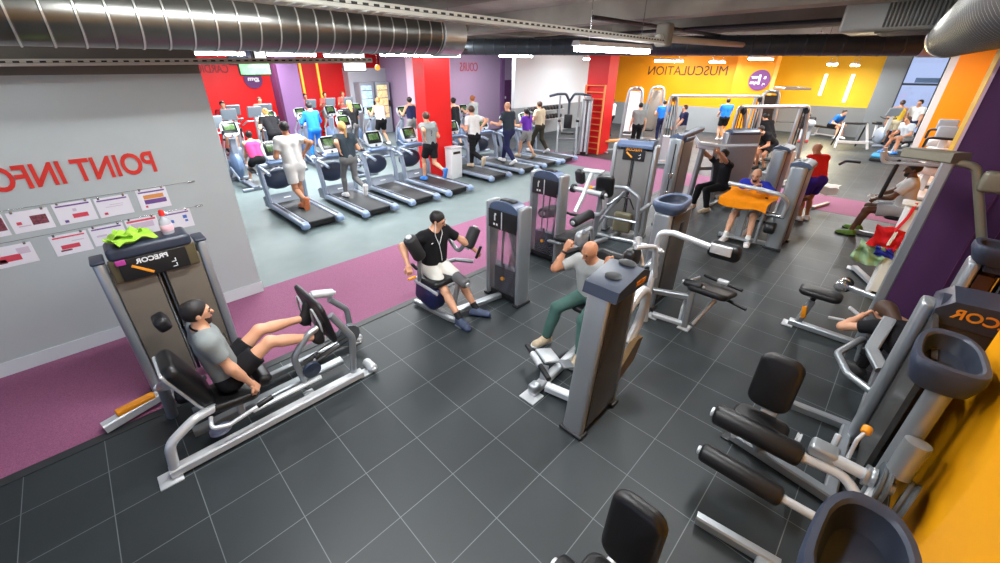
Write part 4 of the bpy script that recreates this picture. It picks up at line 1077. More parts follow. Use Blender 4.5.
# ================================================================== cardio
TGREY = mat('light grey shell',(146,158,176),.4,.2); TBLUE = mat('steel blue shell',(118,142,178),.35,.2); TDECK = mat('deck grey',(112,120,132),.5); BELT = mat('running belt',(44,46,48),.6,bump=.05)
CONS = mat('console silver',(206,212,220),.35,.3)
def console(T, c, tilt, w=.5, hgt=.42, name='console', screen=SCREEN, lcd=True):
    M_ = Matrix.Translation(Vector(c)) @ Matrix.Rotation(R(tilt),4,'X')
    n = 24; poly = []
    for k in range(n):
        a = 2*PI*k/n; ca, sa = math.cos(a), math.sin(a)
        poly.append((w/2*math.copysign(abs(ca)**.6,ca)*(1-.12*(sa<0)*abs(sa)), hgt/2*math.copysign(abs(sa)**.6,sa)))
    mb = MB().prism(poly,(0,.03,0),(1,0,0),(0,0,1),.06); mb.xf(M_); co = part(name, mb, CONS, T)
    mb = MB().rbox((0,-.036,.03),(w*.78,.012,hgt*.72),.005,2); mb.xf(M_); sc = part('screen', mb, screen, co)
    if lcd:
        mb = MB().rbox((0,-.044,.05*hgt/.42),(w*.56,.004,hgt*.38),.0018,1)
        mb.xf(M_); part('display', mb, GREENLCD, co)
    mb = MB().rbox((0,-.05,-hgt*.43),(.05,.03,.05),.012,2); mb.xf(M_); part('stop_button', mb, BLACK, co)
def make_treadmill(label, group):
    # local: user faces +y, rear end at y=0
    T = thing('treadmill', label, 'treadmill', (0,0,0), 0, group)
    part('running_belt', MB().rbox((0,1.0,.17),(.56,1.9,.05),.024,2), BELT, T)
    part('deck', MB().rbox((0,1.02,.1),(.6,1.85,.1),.02,2), BLACK, T)
    for s in (-1,1):
        r_ = MB().rbox((s*.37,.95,.16),(.17,1.9,.11),.045,3); part('side_rail', r_, TGREY, T)
        part('rail_stripe', MB().rbox((s*.37,.95,.213),(.06,1.75,.012),.005,1), BLACK, T)
        part('rear_foot', MB().rbox((s*.37,.02,.13),(.17,.15,.13),.05,3), mat('pale blue shell',(136,156,188),.4,.1), T)
        up = MB().beam([(s*.40,1.86,.1),(s*.43,1.9,.55),(s*.42,2.05,1.06)],.09,.14,.2,.03,(0,1,0)); part('upright', up, TGREY, T)
        part('handrail', MB().tube([(s*.42,2.0,1.02),(s*.42,1.6,.98),(s*.40,1.45,.93)],.035,.1), TGREY, T)
    hood = MB(); hood.prism([(1.75,.08),(2.25,.06),(2.3,.26),(2.1,.34),(1.85,.24)],(-.42,0,0),(0,1,0),(0,0,1),.84); part('motor_hood', hood, TDECK, T)
    part('logo_bar', MB().rbox((0,1.9,.275),(.16,.03,.01),.004,1,rotm(38,0,0)), WHITETXT, T)
    bump = MB().ell((0,2.22,.66),(.36,.17,.25)); part('front_shroud', bump, NAVY, T)
    part('hand_bar', MB().rbox((0,2.02,1.03),(.86,.12,.08),.035,3), TGREY, T)
    part('cup_tray', MB().rbox((0,1.98,1.085),(.5,.2,.07),.03,3), TBLUE, T)
    console(T, (0,2.14,1.32), -24)
    return T
def make_elliptical(label, group):
    T = thing('elliptical_trainer', label, 'elliptical', (0,0,0), 0, group)
    part('base_frame', MB().beam([(0,0,.06),(0,1.7,.06)],.16,.1,0), TDECK, T)
    for yy in (.05,1.65): part('base_foot', MB().rbox((0,yy,.05),(.7,.09,.08),.03,2), TGREY, T)
    part('drive_housing', MB().ell((0,1.45,.5),(.16,.36,.42)), TBLUE, T)
    part('column', MB().beam([(0,1.35,.5),(0,1.25,1.25)],.14,.16,0), TGREY, T)
    for s in (-1,1):
        part('foot_pedal', MB().rbox((s*.16,.55+s*.14,.34+s*.07),(.14,.36,.05),.02,2,rotm(s*8,0,0)), BLACK, T)
        part('pedal_arm', MB().tube([(s*.22,.1,.3),(s*.22,.6+s*.14,.28+s*.07),(s*.2,1.35,.45)],.03,.1), TGREY, T)
        part('swing_handle', MB().tube([(s*.24,1.4,.4),(s*.27,1.25,.95),(s*.27,.98+s*.12,1.3),(s*.25,.95+s*.12,1.5)],.025,.15), PALE, T)
        part('handle_grip', MB().roll((s*.266,1.0+s*.12,1.26),(s*.25,.95+s*.12,1.52),.032,.01), BLACK, T)
    console(T, (0,1.18,1.5), -22, .46,.4)
    return T
def make_bike(label, group):
    # seen from the front: user faces -y towards the aisle
    T = thing('exercise_bike', label, 'exercise bike', (0,0,0), 0, group)
    part('base_frame', MB().beam([(0,0,.06),(0,1.2,.06)],.14,.1,0), TDECK, T)
    for yy in (.02,1.18): part('base_foot', MB().rbox((0,yy,.05),(.6,.08,.08),.03,2), TGREY, T)
    part('drive_housing', MB().ell((0,.4,.42),(.14,.34,.34)), TGREY, T)
    part('column', MB().beam([(0,.2,.4),(0,.1,1.2)],.1,.12,0), PALE, T)
    part('seat_post', MB().beam([(0,.75,.3),(0,.85,.8)],.07,.07,0), PALE, T)
    part('saddle', MB().rbox((0,.86,.85),(.26,.3,.1),.045,3), BLACK, T)
    part('handlebar', MB().tube([(-.24,.35,1.16),(-.2,.12,1.1),(.2,.12,1.1),(.24,.35,1.16)],.022,.06), BLACK, T)
    mb = MB().rbox((0,.06,1.36),(.44,.07,.34),.03,2,rotm(22,0,0)); part('console', mb, mat('console back grey',(132,142,152),.45), T)
    for s in (-1,1):
        part('crank', MB().tube([(s*.15,.42,.4),(s*.17,.5,.4+s*.16)],.02,0), STEEL, T)
        part('pedal', MB().rbox((s*.21,.5,.4+s*.17),(.1,.12,.04),.012,2), BLACK, T)
    return T
TL = ['treadmill nearest the grey info wall, runner in white on it','second treadmill from the info wall, ponytailed runner in grey leggings on it','empty treadmill third from the info wall',
      'treadmill just left of the red pillar, runner in black shorts on it','treadmill just right of the red pillar, white tee and black trousers runner on it','treadmill under the bald man in dark clothes',
      'treadmill under the person in purple top','last treadmill before the white wall, man in beige tee on it']
TPOS = [(3.06,7.95),(4.30,7.75),(5.50,7.72),(6.62,7.72),(8.42,7.98),(9.72,7.98),(10.85,7.98),(11.85,7.98)]
tm = None; treads = []
for (u_,v_),lb in zip(TPOS,TL):
    if tm is None: tm = make_treadmill(lb, 'treadmills in the front row'); tm.location = (u_,v_,0); treads.append(tm)
    else: treads.append(dup(tm, (u_,v_,0), 0, lb))
ELX = ['elliptical in the back row behind the bending person','elliptical in the back row behind the blue tracksuit','elliptical in the back row before the glowing strips','elliptical in the back row before the vending machines']
EL = ['elliptical hidden partly by the info wall edge','elliptical in front of the person bending in a black and tan top','elliptical with the person in bright blue tracksuit on it','elliptical beside the one with the blue tracksuit, its console empty-handed',
      'elliptical used by the long-haired woman in black tee','elliptical with the man in white sleeveless top','elliptical with the person in navy tank near the red pillar','elliptical right of the red pillar, person in black tank on it','elliptical in front of the auburn-haired person by the purple wall']
EPOS = [(3.0,12.0),(4.25,13.0),(5.45,12.9),(6.0,11.3),(6.75,12.8),(8.2,13.4),(9.1,12.7),(9.95,11.2),(11.25,11.6)]
el = None
for (u_,v_),lb in zip(EPOS,EL):
    if el is None: el = make_elliptical(lb,'ellipticals in the second row'); el.location = (u_,v_,0)
    else: dup(el,(u_,v_,0),0,lb)
for lb,u_,v_ in zip(ELX,(4.9,6.1,7.3,8.6),(14.6,14.9,15.0,15.3)): dup(el,(u_,v_,0),0,lb)
def make_stepper(label, group):
    # user faces -y towards the aisle
    T = thing('stepper', label, 'stepper', (0,0,0), 0, group)
    part('base_frame', MB().beam([(0,0,.06),(0,1.1,.06)],.3,.1,0), TDECK, T)
    part('drive_housing', MB().rbox((0,.35,.36),(.34,.5,.5),.1,3), TGREY, T)
    part('column', MB().beam([(0,.2,.4),(0,.08,1.5)],.1,.12,0), PALE, T)
    part('handlebar', MB().tube([(-.3,.7,1.2),(-.28,.15,1.36),(.28,.15,1.36),(.3,.7,1.2)],.024,.06), PALE, T)
    part('console', MB().rbox((0,.06,1.66),(.46,.07,.38),.03,2,rotm(22,0,0)), mat('console back grey',(132,142,152),.45), T)
    for s in (-1,1):
        part('step_pedal', MB().rbox((s*.15,.66,.34+s*.03),(.15,.4,.04),.015,2), BLACK, T)
        part('pedal_arm', MB().beam([(s*.15,.3,.3),(s*.15,.8,.3+s*.03)],.05,.05,0), TGREY, T)
        part('rear_foot', MB().rbox((s*.18,1.08,.05),(.2,.14,.1),.03,2), TGREY, T)
    return T
BLb = ['stepper half hidden by the edge of the info wall','stepper with a user in dark red, at the red wall','stepper below the green hanging screen, nobody on it','stepper just left of the purple pillar','stepper just right of the purple pillar',
       'stepper under the two glowing strips','stepper nearest the vending machines','stepper between the dark red user and the purple pillar, nobody on it']
BPOS = [(2.75,13.6),(3.65,15.6),(4.2,17.2),(5.2,16.9),(7.35,18.0),(8.35,18.3),(9.2,18.3),(4.55,16.0)]
bk = None
for (u_,v_),lb in zip(BPOS,BLb):
    if bk is None: bk = make_stepper(lb,'steppers along the red wall'); bk.location = (u_,v_,0)
    else: dup(bk,(u_,v_,0),0,lb)

# ================================================================== background strength kit
def station(label, o, xd, w=1.1, h=2.1, name='cable_station'):
    T = thing(name, label, 'gym machine', (o[0],o[1],0)); M = TM(o, xd)
    for xx in (0,w):
        tpart('arch_frame', MB().tube([(xx-.24,0,.03),(xx-.15,.05,h*.75),(xx-.1,.1,h),(xx+.1,.1,h),(xx+.15,.05,h*.75),(xx+.24,0,.03)],.045,.12), SILVER, T, M)
        for dx in (-.04,.04): tpart('guide_rod', MB().tube([(xx+dx,.08,.3),(xx+dx,.08,h-.06)],.014,0,8), BLACK, T, M)
        tpart('stack_cover', MB().rbox((xx,.1,.5),(.26,.16,.8),.03,2), PALE, T, M)
        tpart('base_foot', MB().rbox((xx,0,.03),(.56,.6,.06),.02,2), SILVER, T, M)
        tpart('pulley', MB().lathe([(.02,-.02),(.08,-.02),(.07,0),(.08,.02),(.02,.02)],(xx,.02,h-.1),(1,0,0),16), BLACK, T, M)
    tpart('top_beam', MB().tube([(-.02,.1,h-.05),(.02,.1,h),(w-.02,.1,h),(w+.02,.1,h-.05)],.045,.05), PALE, T, M)
    tpart('cable', MB().tube([(0,.0,h-.1),(.1,-.1,.9)],.008,0,6), BLACK, T, M)
    tpart('cable_handle', MB().roll((.04,-.1,.88),(.16,-.1,.9),.02,.006), BLACK, T, M)
    return T
def arch_machine(label, o, xd, w=.6, h=2.1, name='arched_machine', cover=WHITEP, cat='gym machine'):
    T = thing(name, label, cat, (o[0],o[1],0)); M = TM(o, xd)
    tpart('arch_frame', MB().tube([(0,0,.03),(.05,.05,h*.7),(.12,.08,h),(w-.12,.08,h),(w-.05,.05,h*.7),(w,0,.03)],.055,.2), SILVER, T, M)
    tpart('stack_cover', MB().prism([(.1,.3),(w-.1,.3),(w-.17,h-.12),(.17,h-.12)],(0,.12,0),(1,0,0),(0,0,1),.1), cover, T, M)
    tpart('base_foot', MB().rbox((w/2,-.15,.04),(w+.2,.5,.07),.03,2), SILVER, T, M)
    tpart('seat_post', MB().beam([(w/2,-.5,.03),(w/2,-.5,.45)],.07,.07), SILVER, T, M)
    tpart('base_rail', MB().beam([(w/2,.1,.05),(w/2,-.7,.05)],.08,.07), SILVER, T, M)
    tpart('seat', MB().rbox((w/2,-.5,.48),(.34,.4,.08),.035,2), BLACKPAD, T, M)
    tpart('high_pulley', MB().rbox((w/2,-.1,h+.02),(.14,.4,.08),.03,2), SILVER, T, M)
    return T
arch_machine('arched pulldown machine left of the man in grey tee, against the orange wall', (17.2,9.05,0),(.3,-.95),.75,2.2)
arch_machine('arched pulldown machine behind the man in grey tee at the orange wall', (18.6,8.75,0),(.3,-.95),.75,2.2, cover=mat('taupe cover',(150,138,126),.5))
station('cable crossover station in front of the wall lettering, white top beam', (14.2,5.75,0),(.62,-.78),2.6,2.15)
station('functional trainer under the round purple sign, two slim silver towers', (12.6,3.25,0),(.75,-.66),1.7,2.05,'functional_trainer')
def rack(label, o, xd, w=1.1, h=2.3):
    T = thing('smith_rack', label, 'rack', (o[0],o[1],0)); M = TM(o, xd)
    for xx in (0,w):
        for yy in (0,1.0):
            tpart('upright', MB().beam([(xx,yy,.03),(xx,yy,h)],.07,.07), BLACK if yy else SILVER, T, M)
        tpart('side_rail', MB().beam([(xx,-.1,.05),(xx,1.1,.05)],.08,.08), BLACK, T, M)
        tpart('top_rail', MB().beam([(xx,-.04,h),(xx,1.04,h)],.07,.07), SILVER, T, M)
    for yy in (0,1.0): tpart('cross_rail', MB().beam([(-.04,yy,h),(w+.04,yy,h)],.07,.07), SILVER, T, M)
    tpart('barbell', MB().tube([(-.4,.15,1.2),(w+.4,.15,1.2)],.016,0,8), STEEL, T, M)
    for xx in (-.2,w+.2):
        for k in range(2): tpart('weight_plate', MB().lathe([(.03,-.02),(.21,-.02),(.22,0),(.21,.02),(.03,.02)],(xx+(k-.5)*.09,.15,1.2),(1,0,0),20), BLACK, T, M)
    return T
arch_machine('tall black padded machine left of the squat rack', (16.7,3.95,0),(.6,-.8),.7,2.25, name='leg_machine', cover=BLACK)
rack('squat rack with black uprights left of the glowing wall strips', (18.0,3.55,0),(.5,-.87),.7,2.3)
def bench(label, c, rz, l=1.2, name='flat_bench', tilt=0, pm=None):
    T = thing(name, label, 'bench', (c[0],c[1],0), rz)
    part('bench_pad', MB().rbox((0,0,.43),(.3,l,.08),.035,3,rotm(tilt,0,0)), pm or BLACKPAD, T)
    part('spine', MB().beam([(0,-l*.45,.1),(0,l*.45,.1)],.06,.06), PALE, T)
    for s in (-1,1):
        part('leg', MB().beam([(0,s*l*.4,.04),(0,s*l*.36,.4)],.06,.06), PALE, T)
        part('foot', MB().rbox((0,s*l*.42,.03),(.46,.07,.06),.02,2), PALE, T)
    return T
bench('flat bench with orange pad beside the red ladder pillar', (14.9,8.0,0), 65, 1.1, pm=mat('orange vinyl',(206,134,62),.5))
bench('black bench with a yellow end under the man leaning over', (15.3,2.55,0), 60, 1.2)
bench('black bench under the person in the blue top at the yellow wall', (25.15,2.85,0), -30, 1.2)
# white step frame
T = thing('bench_press_frame', 'white-legged bench press frame standing free near the window', 'gym machine', (22.3,1.7,0), -65)
T.scale = (.74,.74,.86)
for s in (-1,1):
    part('leg', MB().beam([(s*.72,-.45,.03),(s*.5,.1,1.1)],.09,.09), WHITEP, T); part('rear_leg', MB().beam([(s*.55,.6,.03),(s*.5,.1,1.1)],.07,.07), BLACK, T)
part('cross_rail', MB().beam([(-.7,-.35,.3),(.7,-.35,.3)],.07,.12), WHITEP, T)
part('pad', MB().rbox((0,.2,1.08),(.9,.5,.08),.03,2,rotm(-8,0,0)), mat('charcoal pad',(60,62,64),.5), T)
part('top_bar', MB().tube([(-.55,.1,1.1),(.55,.1,1.1)],.04,0), BLACK, T)
# chin-up tower
T = thing('chin_up_tower', 'silver chin-up and dip tower with dark curved handles at the white wall', 'gym machine', (13.0,8.9,0))
M = TM((13.05,9.55,0),(.6,-.8))
for xx in (.1,.8):
    tpart('leg', MB().beam([(xx,-.55,.03),(xx,0,.5),(xx,.15,1.3)],.07,.09,.2), SILVER, T, M)
    tpart('upright', MB().beam([(xx,.15,.03),(xx,.18,2.05)],.07,.08), SILVER, T, M)
    tpart('base_rail', MB().beam([(xx,-.6,.05),(xx,.4,.05)],.08,.07), SILVER, T, M)
tpart('post', MB().tube([(.45,.2,1.0),(.45,.2,1.85),(.3,.05,2.12),(.0,-.1,2.12),(-.3,-.15,2.05)],.045,.15), mat('slate tube',(70,80,92),.4,.3), T, M)
tpart('post', MB().tube([(.45,.2,1.0),(.45,.2,1.85),(.6,.05,2.12),(.9,-.1,2.12),(1.2,-.15,2.05)],.045,.15), mat('slate tube',(70,80,92),.4,.3), T, M)
tpart('knee_pad', MB().rbox((.45,.0,.75),(.5,.35,.07),.03,2), BLACKPAD, T, M)
tpart('back_pad', MB().rbox((.45,.15,1.15),(.3,.08,.5),.035,2), BLACKPAD, T, M)
for xx in (.12,.78): tpart('arm_pad', MB().rbox((xx,-.2,1.22),(.12,.42,.07),.03,2), BLACKPAD, T, M)
tpart('cross_rail', MB().beam([(.1,.18,.5),(.8,.18,.5)],.07,.07), SILVER, T, M)
T = thing('weight_column', 'narrow grey weight column between the chin-up tower and the red ladder', 'gym machine', (13.3,8.4,0))
M = TM((13.35,8.62,0),(.55,-.83)); tower(T, M, .3,.3,2.0, panel=mat('pale grey cover',(190,194,200),.5), cap='flat', plac=False, capm=SILVER)
# dumbbell rack
T = thing('dumbbell_rack', 'two-tier dumbbell rack against the grey dado of the white wall', 'rack', (16.3,12.6,0))
for zz in (.75,1.15): part('shelf', MB().rbox((16.3,12.6,zz),(2.6,.36,.04),.015,1), SILVER, T, w=True)
for xx in (15.1,17.5): part('leg', MB().beam([(xx,12.4,.03),(xx,12.8,1.25)],.07,.08), SILVER, T, w=True)
db = None; k = 0
for zz in (.75,1.15):
    for i in range(10):
        lb = 'black dumbbell %s shelf of the rack at the white wall' % ('on the lower' if zz < 1 else 'on the upper')
        loc = (15.2+i*.24,12.6,zz+.108)
        if db is None:
            db = thing('dumbbell', lb, 'dumbbell', loc, 0, 'dumbbells on the %s shelf' % ('lower' if zz<1 else 'upper'))
            part('handle', MB().tube([(0,-.12,0),(0,.12,0)],.016,0,8), STEEL, db)
            for s in (-1,1): part('head', MB().roll((0,s*.06,0),(0,s*.18,0),.085,.02), BLACK, db)
        else: dup(db, loc, 0, lb, 'dumbbells on the %s shelf' % ('lower' if zz<1 else 'upper'))
# wall ladder
T = thing('wall_bars', 'orange wooden wall bars on the red pillar', 'wall bars', (13.88,8.5,0))
OW = mat('orange wood',(236,140,78),.5)
for vv in (8.14,8.92): part('side_rail', MB().rbox((13.9,vv,1.22),(.09,.05,2.42),.015,2), OW, T, w=True)
for k in range(11): part('rung', MB().tube([(13.88,8.14,.2+k*.22),(13.88,8.92,.2+k*.22)],.02,0,8), OW, T, w=True)
# kit at the right: spinning bikes and small things
T = make_bike('exercise bike standing just in front of the window people', None); T.location = (23.3,.75,0); T.rotation_euler = (0,0,R(-60))
bench('low black bench under the seated person in pale grey', (22.3,.12,0), 50, .9)
for i,(uu,vv,lb) in enumerate(((14.6,-.38,'white resistance machine by the yellow wall, nearer of the two'),(16.6,-.38,'white resistance machine by the yellow wall, farther of the two'))):
    T = thing('white_machine', lb, 'gym machine', (uu,vv,0)); M = TM((uu,vv,0),(0,-1))
    tpart('base', MB().rbox((.2,.3,.06),(.5,1.1,.1),.03,2), WHITEP, T, M)
    tpart('upright', MB().beam([(.2,.6,.05),(.2,.55,1.5)],.14,.14), PALE, T, M)
    tpart('shell', MB().rbox((.2,.3,.72),(.56,.9,.22),.09,3), WHITEP, T, M)
    tpart('upper_shell', MB().rbox((.2,.45,1.08),(.5,.5,.2),.08,3), PALE, T, M)
    tpart('seat', MB().rbox((.2,-.1,.86),(.3,.36,.1),.045,3), BLACK, T, M)
    tpart('handle', MB().tube([(-.1,.3,1.2),(-.1,.0,1.45),(.5,.0,1.45),(.5,.3,1.2)],.03,.1), BLACK, T, M)
    tpart('console', MB().rbox((.2,.35,1.55),(.4,.1,.3),.04,2,rotm(-25,0,0)), mat('console back grey',(132,142,152),.45), T, M)
T = thing('step_platform', 'blue and black step platform on the floor near the window', 'step', (20.0,.62,0))
part('step_top', MB().rbox((20.0,.62,.16),(.7,.34,.08),.03,2), mat('teal blue plastic',(44,140,190),.5), T, w=True)
for q in (-.3,.3): part('step_riser', MB().rbox((20.0+q,.62,.06),(.16,.36,.12),.03,2), BLACK, T, w=True)
# bin by the red pillar
T = thing('paper_dispenser_bin', 'white bin with a slot standing against the red pillar', 'bin', (7.75,9.3,0))
part('bin_body', MB().rbox((7.75,9.3,.44),(.42,.3,.88),.03,2), WHITEP, T, w=True)
part('bin_slot', MB().rbox((7.75,9.145,.76),(.26,.02,.07),.006,1), BLACK, T, w=True)
part('bin_lid', MB().rbox((7.75,9.3,.9),(.44,.32,.05),.02,2), PALE, T, w=True)
# ================================================================== the room
def floor_mat():
    m = bpy.data.materials.new('black rubber tiles'); m.use_nodes = True; nt = m.node_tree; b = nt.nodes['Principled BSDF']; L = nt.links
    tc = nt.nodes.new('ShaderNodeTexCoord'); mp = nt.nodes.new('ShaderNodeMapping'); mp.inputs['Location'].default_value = (.7-.508*4+.508*20, -.25+.503*40, 0)
    br = nt.nodes.new('ShaderNodeTexBrick'); br.offset = 0; br.inputs['Scale'].default_value = 1; br.inputs['Brick Width'].default_value = .508; br.inputs['Row Height'].default_value = .503
    br.inputs['Mortar Size'].default_value = .0032; br.inputs['Mortar Smooth'].default_value = .2; br.inputs['Bias'].default_value = 0
    br.inputs['Color1'].default_value = lin((43,50,53))+(1,); br.inputs['Color2'].default_value = lin((38,44,47))+(1,); br.inputs['Mortar'].default_value = lin((104,112,113))+(1,)
    n = nt.nodes.new('ShaderNodeTexNoise'); n.inputs['Scale'].default_value = 1.3; n.inputs['Detail'].default_value = 6
    r = nt.nodes.new('ShaderNodeMapRange'); r.inputs['From Min'].default_value=.3; r.inputs['From Max'].default_value=.7; r.inputs['To Min'].default_value=.86; r.inputs['To Max'].default_value=1.14
    mx = nt.nodes.new('ShaderNodeMix'); mx.data_type='RGBA'; mx.blend_type='MULTIPLY'; mx.inputs['Factor'].default_value=1
    n2 = nt.nodes.new('ShaderNodeTexNoise'); n2.inputs['Scale'].default_value = 160; n2.inputs['Detail'].default_value = 2
    bp = nt.nodes.new('ShaderNodeBump'); bp.inputs['Strength'].default_value=.12; bp.inputs['Distance'].default_value=.004
    r2 = nt.nodes.new('ShaderNodeMapRange'); r2.inputs['To Min'].default_value=.36; r2.inputs['To Max'].default_value=.62
    L.new(tc.outputs['Object'], mp.inputs['Vector']); L.new(mp.outputs['Vector'], br.inputs['Vector'])
    L.new(tc.outputs['Object'], n.inputs['Vector']); L.new(n.outputs['Fac'], r.inputs['Value']); L.new(br.outputs['Color'], mx.inputs['A']); L.new(r.outputs['Result'], mx.inputs['B'])
    L.new(mx.outputs['Result'], b.inputs['Base Color']); L.new(tc.outputs['Object'], n2.inputs['Vector']); L.new(n2.outputs['Fac'], bp.inputs['Height']); L.new(bp.outputs['Normal'], b.inputs['Normal'])
    L.new(n.outputs['Fac'], r2.inputs['Value']); L.new(r2.outputs['Result'], b.inputs['Roughness'])
    return m
def speck(name, rgb, amt=.25, scale=120, rough=.75):
    m = bpy.data.materials.new(name); m.use_nodes = True; nt = m.node_tree; b = nt.nodes['Principled BSDF']; L = nt.links
    tc = nt.nodes.new('ShaderNodeTexCoord'); n = nt.nodes.new('ShaderNodeTexNoise'); n.inputs['Scale'].default_value = scale; n.inputs['Detail'].default_value = 3
    r = nt.nodes.new('ShaderNodeMapRange'); r.inputs['From Min'].default_value=.3; r.inputs['From Max'].default_value=.7; r.inputs['To Min'].default_value=1-amt; r.inputs['To Max'].default_value=1+amt
    mx = nt.nodes.new('ShaderNodeMix'); mx.data_type='RGBA'; mx.blend_type='MULTIPLY'; mx.inputs['Factor'].default_value=1; mx.inputs['A'].default_value = lin(rgb)+(1,)
    L.new(tc.outputs['Object'], n.inputs['Vector']); L.new(n.outputs['Fac'], r.inputs['Value']); L.new(r.outputs['Result'], mx.inputs['B']); L.new(mx.outputs['Result'], b.inputs['Base Color'])
    b.inputs['Roughness'].default_value = rough; b.inputs['Specular IOR Level'].default_value=.3
    return m
RUB = floor_mat()
PURP = speck('purple speckled floor', (146,88,120)); GREYF = speck('grey vinyl floor', (112,126,127), .05, 3, .5)
struct('floor', MB().hexa((-7,-5,-.1),(29,26,0)), RUB)
struct('floor.001', MB().hexa((-7,4.3,-.01),(11.75,6.15,.003)).hexa((11.75,-1.15,-.01),(13.3,10.2,.003)), PURP)
struct('floor.002', MB().hexa((-7,6.15,-.01),(11.75,20,.003)), GREYF)
LG = mat('light grey wall paint',(178,186,186),.7,spec=.2,var=.02,vscale=2); TAUPSHADE = mat('taupe upper wall shade',(112,110,102),.7,spec=.2)
WHITE = mat('white wall paint',(204,209,213),.7,spec=.2); DADO = mat('mid grey wall paint',(138,142,144),.7,spec=.2)
RED = mat('red wall paint',(222,28,30),.45,spec=.3); OR = mat('orange wall paint',(238,146,4),.55,spec=.3); ORD = mat('deep orange wall paint',(232,140,4),.55,spec=.3)
YE = mat('yellow wall paint',(246,196,44),.55,spec=.3); PUR = mat('purple wall paint',(104,56,108),.5,spec=.3); PUD = mat('dark purple wall paint',(84,40,74),.5,spec=.3)
LIL = mat('lilac wall paint',(186,160,190),.6,spec=.2); LILD = mat('mauve wall paint',(140,104,150),.6,spec=.2); PINKW = mat('pale pink wall paint',(228,190,206),.6,spec=.2)
CONC = mat('grey concrete',(156,150,140),.85,spec=.2,var=.25,vscale=1.2,bump=.2,bscale=8); CONCD = mat('dark concrete',(124,120,111),.85,spec=.2,var=.25,vscale=1.5)
GPIL = mat('grey pillar paint',(118,122,124),.6,spec=.2)
CH = 4.0
LEMIT = 45
struct('wall_left', MB().hexa((-7,6.07,0),(1.24,6.25,2.95)), LG)
struct('wall_left_shade', MB().hexa((-7,6.075,2.95),(1.24,6.25,CH)), TAUPSHADE)  # shade above lamp level, put into the upper wall's colour
struct('baseboard_left', MB().hexa((-7,6.05,.003),(1.25,6.07,.16)), mat('pale baseboard',(206,214,216),.5))
struct('trim_2', MB().hexa((-7,4.2,.0),(11.6,4.3,.006)), mat('black edge strip',(44,47,49),.5))
struct('wall_cardio', MB().hexa((-2,20,0),(12.35,20.2,CH)), RED)
struct('wall_cardio_right', MB().hexa((12.0,17.4,0),(12.5,20,CH)), LIL)
struct('trim_3', MB().hexa((9.95,19.5,0),(12.0,20,3.0)), mat('vending surround grey',(196,198,206),.5))
struct('wall_purple', MB().hexa((12.4,16,0),(18.4,16.2,CH)), LIL)
struct('trim_4', MB().hexa((16.7,15.9,0),(16.95,16,CH)), LILD)
struct('door_1', MB().rbox((17.4,15.97,1.2),(.85,.06,2.4),.01,1), PUR)
struct('door_handle', MB().rbox((17.05,15.92,1.55),(.06,.05,.12),.01,1), WHITEP, bpy.data.objects['door_1'])
struct('wall_white', MB().hexa((14.75,13.2,1.3),(20.7,13.4,CH)), WHITE); struct('trim_5', MB().hexa((14.75,13.18,0),(20.7,13.4,1.3)), DADO)
struct('wall_far', MB().hexa((23,5.9,1.18),(23.2,13.4,CH)), OR); struct('trim_6', MB().hexa((22.98,5.9,0),(23.2,13.4,1.18)), DADO)
struct('trim_7', MB().hexa((22.4,5.05,0),(23.1,6.55,CH)), ORD)
struct('wall_far_right', MB().hexa((26,1.7,1.28),(26.2,6.0,CH)), YE); struct('trim_8', MB().hexa((25.98,1.7,0),(26.2,6.0,1.28)), DADO)
struct('wall_return', MB().hexa((23.1,5.9,0),(26.2,6.0,CH)), YE)
struct('trim_9', MB().hexa((24.9,.98,0),(26.1,1.74,CH)), GPIL)
W = thing('window_1','tall pale blue window in a dark frame past the grey pillar','window',(25.0,.45,0)); del W['label']; del W['category']; W['kind']='structure'
FR = mat('dark window frame',(34,42,54),.4)
for nm,lo,hi in (('window_frame',(24.95,.95,0),(25.05,1.04,CH)),('window_frame',(24.95,-.12,0),(25.05,-.06,CH)),('window_frame',(24.96,-.06,2.28),(25.04,.95,2.36)),('window_frame',(24.96,-.06,0),(25.04,.95,.5))):
    part(nm, MB().hexa(lo,hi), FR, W, w=True, smooth=False)
part('window_blind', MB().hexa((24.93,-.06,2.38),(24.97,.62,2.56)), mat('slate blind',(78,104,138),.5), W, w=True, smooth=False)
part('window_pane', MB().hexa((24.995,-.06,.5),(25.005,.95,CH)), mat('window glass',(240,245,255),.02,trans=1.0,spec=.3), W, w=True, smooth=False)
struct('trim_10', MB().hexa((21.0,-.27,0),(25.0,-.10,CH)), WHITE)
struct('wall_right_far', MB().hexa((21.0,-2.2,0),(21.15,-.27,CH)), ORD)
struct('wall_right', MB().hexa((7.7,-1.35,0),(21.0,-1.15,CH)), OR)
struct('trim_11', MB().hexa((7.0,-1.4,0),(7.75,-.385,CH)), mat('aubergine pillar paint',(84,50,88),.6,spec=.2))
struct('trim_12', MB().hexa((6.985,-.40,0),(7.0,-.375,CH)), PINKW)
struct('trim_13', MB().hexa((7.02,-.384,.0),(7.75,-.37,CH)), YE)
struct('trim_14', MB().hexa((6.985,-.86,0),(7.0,-.845,2.2)).hexa((6.985,-1.02,0),(7.0,-1.01,2.2)), PUD)
struct('wall_right_near', MB().hexa((-1,-1.35,0),(5.45,-1.15,CH)), OR)
AMB = mat('amber wall paint',(243,166,8),.5,spec=.3)
struct('trim_15', MB().hexa((-1,-1.16,0),(3.75,-.765,CH)), AMB)
struct('trim_21', MB().hexa((-1,-.77,0),(2.45,-.70,CH)), AMB)
struct('wall_right_recess', MB().hexa((5.4,-2.2,0),(7.1,-2.0,CH)), PUD)
struct('trim_16', MB().hexa((7.05,9.55,.0),(7.93,10.05,CH)), RED)
struct('trim_17', MB().hexa((14.0,8.13,0),(14.62,8.96,CH)), RED)
